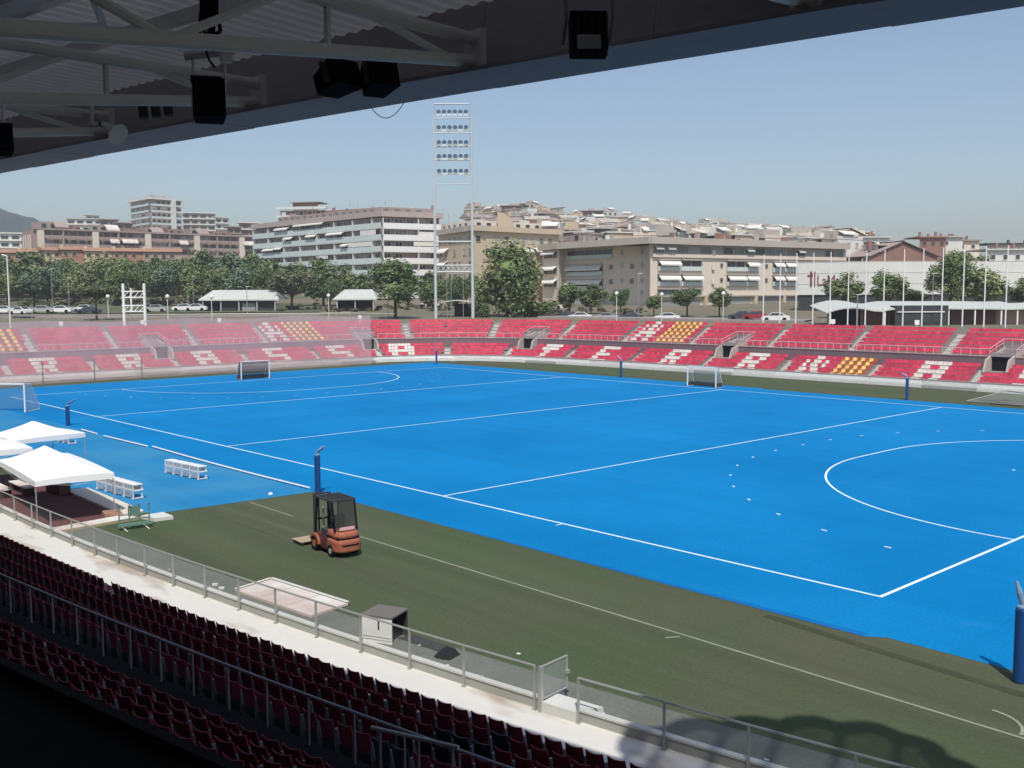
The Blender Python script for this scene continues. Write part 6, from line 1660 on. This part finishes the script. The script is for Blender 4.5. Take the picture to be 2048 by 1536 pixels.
CR = {k: [crown(i * 7 + 3 + j, M[m], lobes=lb, leaves=lv, ls=l, flat=fl, umbrella=um) for j in range(2)] for i, (k, m, lb, lv, l, fl, um) in enumerate((
    ('a', 'leaf_a', 18, 170, .13, .85, False), ('b', 'leaf_b', 18, 170, .12, .85, False), ('c', 'leaf_c', 18, 190, .10, .8, True), ('d', 'leaf_d', 18, 170, .13, .85, False),
    ('A', 'leaf_a', 34, 240, .085, .95, False), ('e', 'leaf_b', 24, 180, .10, .95, False)))}
TREE_N = 0
def tree(label, x0, x1, yt, yb, dep, kind, trunk=.22, group=None, lean=0.0):
    """crown fills the pixel box x0..x1, yt..(above yb); the trunk stands on the ground at yb"""
    global TREE_N; TREE_N += 1
    px = (x0 + x1) / 2; g = atdep(px, yb, dep); zt_ = zat(yt, dep, px); zb = g[2]; Hh = zt_ - zb
    t = thing('tree', label, 'tree', (g[0], g[1], zb), rg.uniform(0, 6), group)
    R_ = (x1 - x0) / 2 * dep / FPX; cz = zb + Hh * (trunk + (1 - trunk) / 2); hz_ = Hh * (1 - trunk) / 2
    me = CR[kind][TREE_N % 2]; o = bpy.data.objects.new('crown', me); COL.objects.link(o); o.parent = t; o.location = (0, 0, cz - zb); k_ = 1.0 / .80
    o.scale = (R_ * k_, R_ * k_, hz_ * 1.18)
    mb = MB(); r0 = max(.14, .035 * Hh); mb.tube((0, 0, -1.2), (lean * .3, 0, Hh * trunk * 1.05), r0, 7, r2=r0 * .7); mb.tube((lean * .3, 0, Hh * trunk * 1.03), (lean * .5 + .2, .1, Hh * .72), r0 * .7, 6, r2=r0 * .25)
    for a in range(4):
        an = a * 1.7 + TREE_N; mb.tube((lean * .3, 0, Hh * trunk * (1 + .1 * a)), (R_ * .55 * math.cos(an), R_ * .55 * math.sin(an), cz - zb + hz_ * .1), r0 * .42, 5, r2=r0 * .12)
    mb.obj('trunk', M['bark'], t, local=True); return t
TL_ = [
    ('dark tree mass at the left edge behind the pale mast', -60, 40, 502, 606, 270, 'b', .12), ('tall dark tree behind the left lamp posts', 20, 130, 500, 606, 285, 'b', .12),
    ('light green tree standing on the left grass, trunk visible', 32, 106, 535, 612, 222, 'd', .28), ('smaller light green tree beside the left grass path', -8, 40, 540, 612, 226, 'a', .25),
    ('dark tree between the left lamp posts', 100, 160, 506, 604, 280, 'b', .12), ('mid green tree behind the umbrella pine', 140, 205, 512, 602, 275, 'a', .12),
    ('olive umbrella pine with leaning trunk behind the left stand', 150, 236, 562, 626, 172, 'c', .30), ('broad green tree behind the lighting gantry', 190, 262, 508, 602, 270, 'a', .12),
    ('dark green tree right of the lighting gantry', 246, 312, 512, 604, 262, 'b', .12), ('pale green tree between the gantry and the first shed', 292, 362, 524, 606, 235, 'd', .15),
    ('dark tree rising behind the pale green tree', 318, 392, 508, 604, 275, 'b', .1), ('tall dark tree above the first shed', 362, 452, 496, 602, 268, 'b', .1),
    ('bluish green tree above the first shed', 420, 500, 500, 602, 255, 'd', .1), ('dark green tree at the left end of the white block', 470, 540, 505, 604, 262, 'b', .1),
    ('round olive pine right of the first shed', 536, 632, 526, 612, 208, 'c', .16), ('dark green tree behind the round olive pine', 596, 698, 512, 612, 232, 'b', .12),
    ('low dark tree between the two sheds', 636, 684, 548, 612, 215, 'b', .1), ('dark shrub-like tree behind the smaller shed', 690, 752, 545, 610, 240, 'b', .1),
    ('lone dark pine with bare trunk behind the far corner seats', 736, 846, 518, 640, 172, 'e', .26), ('dark tree behind the left pole of the light tower', 826, 886, 540, 622, 215, 'b', .12),
    ('dark grey-green tree framed by the light tower legs', 880, 945, 552, 618, 230, 'e', .1), ('big bright green tree right of the light tower', 942, 1092, 484, 640, 178, 'A', .10),
    ('dark tree left of the small street trees', 1112, 1166, 560, 634, 190, 'b', .2), ('dark street tree in front of the beige block awnings', 1150, 1214, 566, 634, 186, 'b', .25),
    ('slim street tree in front of the shaded garages', 1222, 1260, 572, 634, 182, 'b', .3), ('smallest street tree beside the globe lamp', 1289, 1326, 588, 636, 178, 'a', .35),
    ('round street tree in front of the beige block entrance', 1342, 1406, 572, 638, 174, 'b', .35), ('street tree right of the cream entrance pillar', 1411, 1466, 573, 638, 172, 'b', .35),
    ('tree hiding the end of the warehouse lettering', 1650, 1724, 545, 612, 165, 'a', .12), ('tree in front of the middle of the white warehouse', 1740, 1820, 540, 612, 165, 'a', .12),
    ('large tree left part of the pair in front of the warehouse at right', 1850, 1950, 502, 612, 168, 'A', .12), ('large tree with pale leaves at the right behind the last flagpoles', 1925, 2016, 532, 612, 166, 'a', .1),
    ('green tree at the right edge behind the pavilion', 2005, 2080, 556, 612, 170, 'a', .1), ('green tree tops above the brick gable at right', 1886, 1976, 502, 560, 235, 'b', .1),
    ('dark tree low behind the pavilion ridge', 1795, 1860, 575, 612, 175, 'b', .1),
    ('dark bush at the left foot of the big green tree', 935, 985, 590, 640, 176, 'b', .05), ('dark bush at the right foot of the big green tree', 1030, 1120, 596, 640, 178, 'b', .05)]
for a in TL_: tree(*a)
for i_, (x0_, x1_, yt_, dp_, kd_) in enumerate(((60, 130, 520, 245, 'd'), (118, 178, 530, 240, 'a'), (206, 262, 528, 238, 'a'), (258, 310, 532, 232, 'b'), (352, 412, 530, 238, 'a'), (400, 462, 524, 244, 'b'), (446, 520, 528, 240, 'd'), (660, 722, 530, 236, 'a'), (845, 900, 556, 205, 'a'), (905, 960, 545, 215, 'b'), (498, 560, 520, 236, 'b'))):
    tree('leafy tree filling the green belt at left, ' + ['left of the second lamp post', 'behind the second lamp post', 'behind the umbrella pine', 'just right of the gantry', 'before the first shed', 'above the left half of the first shed', 'above the right half of the first shed', 'left of the smaller shed', 'left of the light tower', 'inside the light tower legs', 'between first shed and olive pine'][i_], x0_, x1_, yt_, 604, dp_, kd_, .06)
# low scrub behind the stands: one mass
inst = []
nr = np.random.RandomState(5)
sb = MB(); me_ = crown(99, M['leaf_c'], lobes=5, leaves=40, ls=.3)
V = np.empty(len(me_.vertices) * 3); me_.vertices.foreach_get('co', V); sb.v = [tuple(p) for p in V.reshape(-1, 3)]; sb.f = [tuple(p.vertices) for p in me_.polygons]; sb.m = [0] * len(sb.f)
shrubs = MB()
for px0, px1, d0, d1, n_ in ((-60, 420, 236, 262, 95), (560, 900, 200, 232, 60), (1050, 1300, 182, 200, 25)):
    for _ in range(n_):
        px = nr.uniform(px0, px1); dep = nr.uniform(d0, d1); p = atdep(px, 600, dep); p[2] = gz(px, dep); k_ = nr.uniform(.7, 1.6) * (1.7 if px < 430 else 1); a = nr.uniform(0, 6)
        b = np.array(sb.v) * k_; c_, s_ = math.cos(a), math.sin(a); b = np.c_[b[:, 0] * c_ - b[:, 1] * s_, b[:, 0] * s_ + b[:, 1] * c_, b[:, 2] * .8] + p
        shrubs.add(b, sb.f)
tag(shrubs.obj('scrub', M['leaf_c']), kind='stuff')
# far belt of trees behind the named ones at left
belt = MB()
for _ in range(150):
    px = nr.uniform(-80, 700); dep = nr.uniform(286, 306); p = atdep(px, 587, dep); k_ = nr.uniform(4.2, 6.2); p[2] = gz(px, dep) + k_ * nr.uniform(.4, 1.15)
    a = nr.uniform(0, 6); b = np.array(sb.v) * k_; c_, s_ = math.cos(a), math.sin(a); b = np.c_[b[:, 0] * c_ - b[:, 1] * s_, b[:, 0] * s_ + b[:, 1] * c_, b[:, 2]] + p
    belt.add(b, sb.f)
tag(belt.obj('tree_belt', M['leaf_b']), kind='stuff')

# ------------------------------------------------------------------ street lamps, masts, cars
def lamp(label, px, yt, yb, dep, globe=True, r=.07):
    g = atdep(px, yb, dep); zt_ = zat(yt, dep, px); t = thing('street_lamp', label, 'lamp post', g)
    mb = MB(); mb.tube(g - [0, 0, .5], (g[0], g[1], zt_), r, 6, r2=r * .8); mb.obj('pole', M['offwhite' if globe else 'grey'], t)
    mb = MB()
    if globe: mb.lathe((g[0], g[1], zt_ - .05), [(.06, 0), (.24, .1), (.32, .3), (.24, .52), (.06, .62)], 10)
    else: mb.par((g[0] - .1, g[1] - .1, zt_), (.7, .3, .05), (-.06, .14, 0), (0, 0, .1))
    mb.obj('globe' if globe else 'lamp_head', M['white' if globe else 'offwhite'], t)
for a in (('white globe lamp left of the first shed', 336, 596, 632, 160), ('white globe lamp in front of the umbrella pine', 217, 596, 630, 165), ('white globe lamp at the corner of the first shed', 424, 597, 634, 160),
          ('white globe lamp beside the smaller shed', 658, 594, 636, 172), ('white globe lamp right of the big green tree', 1001, 610, 640, 178), ('white globe lamp in front of the smallest street tree', 1323, 592, 638, 160),
          ('white globe lamp in front of the street tree right of the entrance', 1446, 590, 640, 158), ('white globe lamp in front of the slim street tree', 1233, 590, 640, 160)): lamp(*a)
for a in (('tall thin grey lamp post at left, first from the mast', 106, 538, 618, 215), ('thin grey lamp post right of the first one at left', 139, 556, 624, 195), ('thin grey lamp post behind the umbrella pine', 163, 545, 600, 240),
          ('thin grey post in front of the trees above the first shed', 387, 554, 610, 225), ('thin grey post left of the first shed', 376, 568, 610, 225), ('tall thin pole in front of the shaded garages', 1277, 548, 640, 165),
          ('thin post right of the lone dark pine', 838, 562, 612, 190), ('thin dark post in front of the pavilion roof', 1714, 590, 652, 118), ('thin post between the bright trees at right', 1865, 548, 610, 150),
          ('thin post at the right end of the smaller shed', 776, 598, 636, 178), ('thin post in the middle of the first shed', 495, 574, 636, 168)): lamp(*a, globe=False)
def car(label, px, yb, dep, m, rz, group=None):
    g = atdep(px, yb, dep); t = thing('parked_car', label, 'car', g, rz)
    prof = [(-2.1, .25), (-2.15, .65), (-1.95, .85), (-1.1, .95), (-.6, 1.38), (.75, 1.42), (1.45, .98), (2.05, .85), (2.15, .5), (2.1, .25)]
    mb = MB(); n = len(prof); v = [(x, -.82, z) for x, z in prof] + [(x, .82, z) for x, z in prof]
    v = [(x, y * (.86 if z > 1.2 else 1), z) for x, y, z in v]
    mb.add(v, [tuple(range(n))[::-1], tuple(range(n, 2 * n))] + [(i, (i + 1) % n, n + (i + 1) % n, n + i) for i in range(n)]); mb.obj('body', M[m], t, local=True)
    for sg in (-1, 1):
        mb = MB(); mb.add([(-1.0, sg * .835, .93), (-.55, sg * .735, 1.33), (.68, sg * .735, 1.36), (1.3, sg * .835, .97)], [(0, 1, 2, 3)]); mb.obj('side_window', M['glass'], t, local=True)
        for x in (-1.35, 1.3):
            mb = MB(); mb.tube((x, sg * .66, .32), (x, sg * .86, .32), .32, 12); wv = mb.obj('wheel', M['black'], t, local=True)
    for x0, x1 in ((-1.12, -.64), (.80, 1.42)):
        mb = MB(); z0_, z1_ = (.97, 1.37) if x0 < 0 else (1.40, 1.0); mb.add([(x0, -.68, z0_ + .01), (x1, -.62, z1_ + .01), (x1, .62, z1_ + .01), (x0, .68, z0_ + .01)], [(0, 1, 2, 3)]); mb.obj('windscreen', M['glass'], t, local=True)
    return t
for i, a in enumerate((('white car parked left of the pale mast', 8, 627, 185, 'carwhite', .9), ('white car just right of the pale mast', 42, 629, 182, 'carwhite', .4), ('silver car under the left lamp posts', 84, 626, 186, 'carsilver', .95),
          ('white car behind the second left lamp post', 122, 626, 187, 'carwhite', .85), ('dark car in front of the umbrella pine', 178, 628, 186, 'cardark', .8), ('white car half hidden by the umbrella pine', 170, 624, 190, 'carwhite', .8),
          ('silver car right of the lighting gantry', 312, 624, 190, 'carsilver', .9), ('white van-like car left of the first shed', 368, 622, 195, 'carwhite', .9), ('white car beside the first shed wall', 392, 622, 195, 'carwhite', .9),
          ('dark car right of the big green tree', 1132, 638, 178, 'cardark', .7), ('white car left of the slim street tree', 1160, 640, 176, 'carwhite', .7), ('silver car behind the slim street tree', 1212, 641, 174, 'carsilver', .6),
          ('dark car under the smallest street tree', 1262, 641, 172, 'cardark', .6), ('white car in front of the garages between two street trees', 1335, 642, 168, 'carwhite', .6), ('dark blue car left of the flagpoles', 1484, 640, 160, 'cardark', .5),
          ('red car behind the first flagpole', 1512, 640, 158, 'carred', .5), ('white car behind the second flagpole', 1552, 643, 156, 'carwhite', .5), ('white car at the foot of the light tower', 860, 614, 230, 'carwhite', .9), ('white car near the big tree lower edge', 1103, 618, 200, 'carwhite', .9))):
    car(*a)
# mesh fence line behind the far left stand
t = thing('boundary_fence', 'thin grey boundary fence running along the back of the left stand', 'fence', atdep(300, 640, 150))
pts = [atdep(px, yy, dd) for px, yy, dd in ((-20, 630, 158), (120, 631, 156), (260, 630, 155), (420, 628, 156), (560, 627, 158), (700, 626, 160), (790, 628, 162))]
mb = MB(); mb.path(pts, .045, 5); mb.obj('top_rail', M['galv'], t)
for a, b in zip(pts[:-1], pts[1:]):
    for k in range(5):
        p = a + (b - a) * k / 5; mb = MB(); mb.tube(p, (p[0], p[1], p[2] - 1.6), .04, 5); mb.obj('post', M['galv'], t)
# small white signs at the top of the stand
for i, (px, py) in enumerate(((122, 647), (439, 640), (720, 634), (285, 644), (1834, 645), (1666, 643))):
    dep = proj((*far(s_far(px, 13.6, 5.8), 13.6), 5.8))[2]; g = atdep(px, py, dep); t = thing('seat_block_sign', 'small white post sign behind the far stand, ' + ['left end', 'middle of left stand', 'near far corner', 'beside the gantry', 'in front of pavilion window', 'left of pavilion'][i], 'sign', g)
    mb = MB(); basis_box(mb, g, .55, .55, .05); mb.obj('plate', M['white'], t)
    mb = MB(); mb.tube(g - [0, 0, .25], g - [0, 0, 1.1], .04, 5); mb.obj('post', M['white'], t)

# ------------------------------------------------------------------ summer haze
hz = MB(); hz.box(-2000, 500, -300, 2000, -1.0, 130.0)
ho = hz.obj('haze', M['white']); ho.data.materials.clear()
hm = bpy.data.materials.new('haze'); hm.use_nodes = True; hn = hm.node_tree.nodes; hn.clear()
hv = hn.new('ShaderNodeVolumePrincipled'); hv.inputs['Color'].default_value = (0.93, 0.94, 0.95, 1); hv.inputs['Density'].default_value = 0.0004; hv.inputs['Anisotropy'].default_value = 0.2
hout = hn.new('ShaderNodeOutputMaterial'); hm.node_tree.links.new(hv.outputs[0], hout.inputs['Volume'])
ho.data.materials.append(hm); tag(ho, kind='stuff')
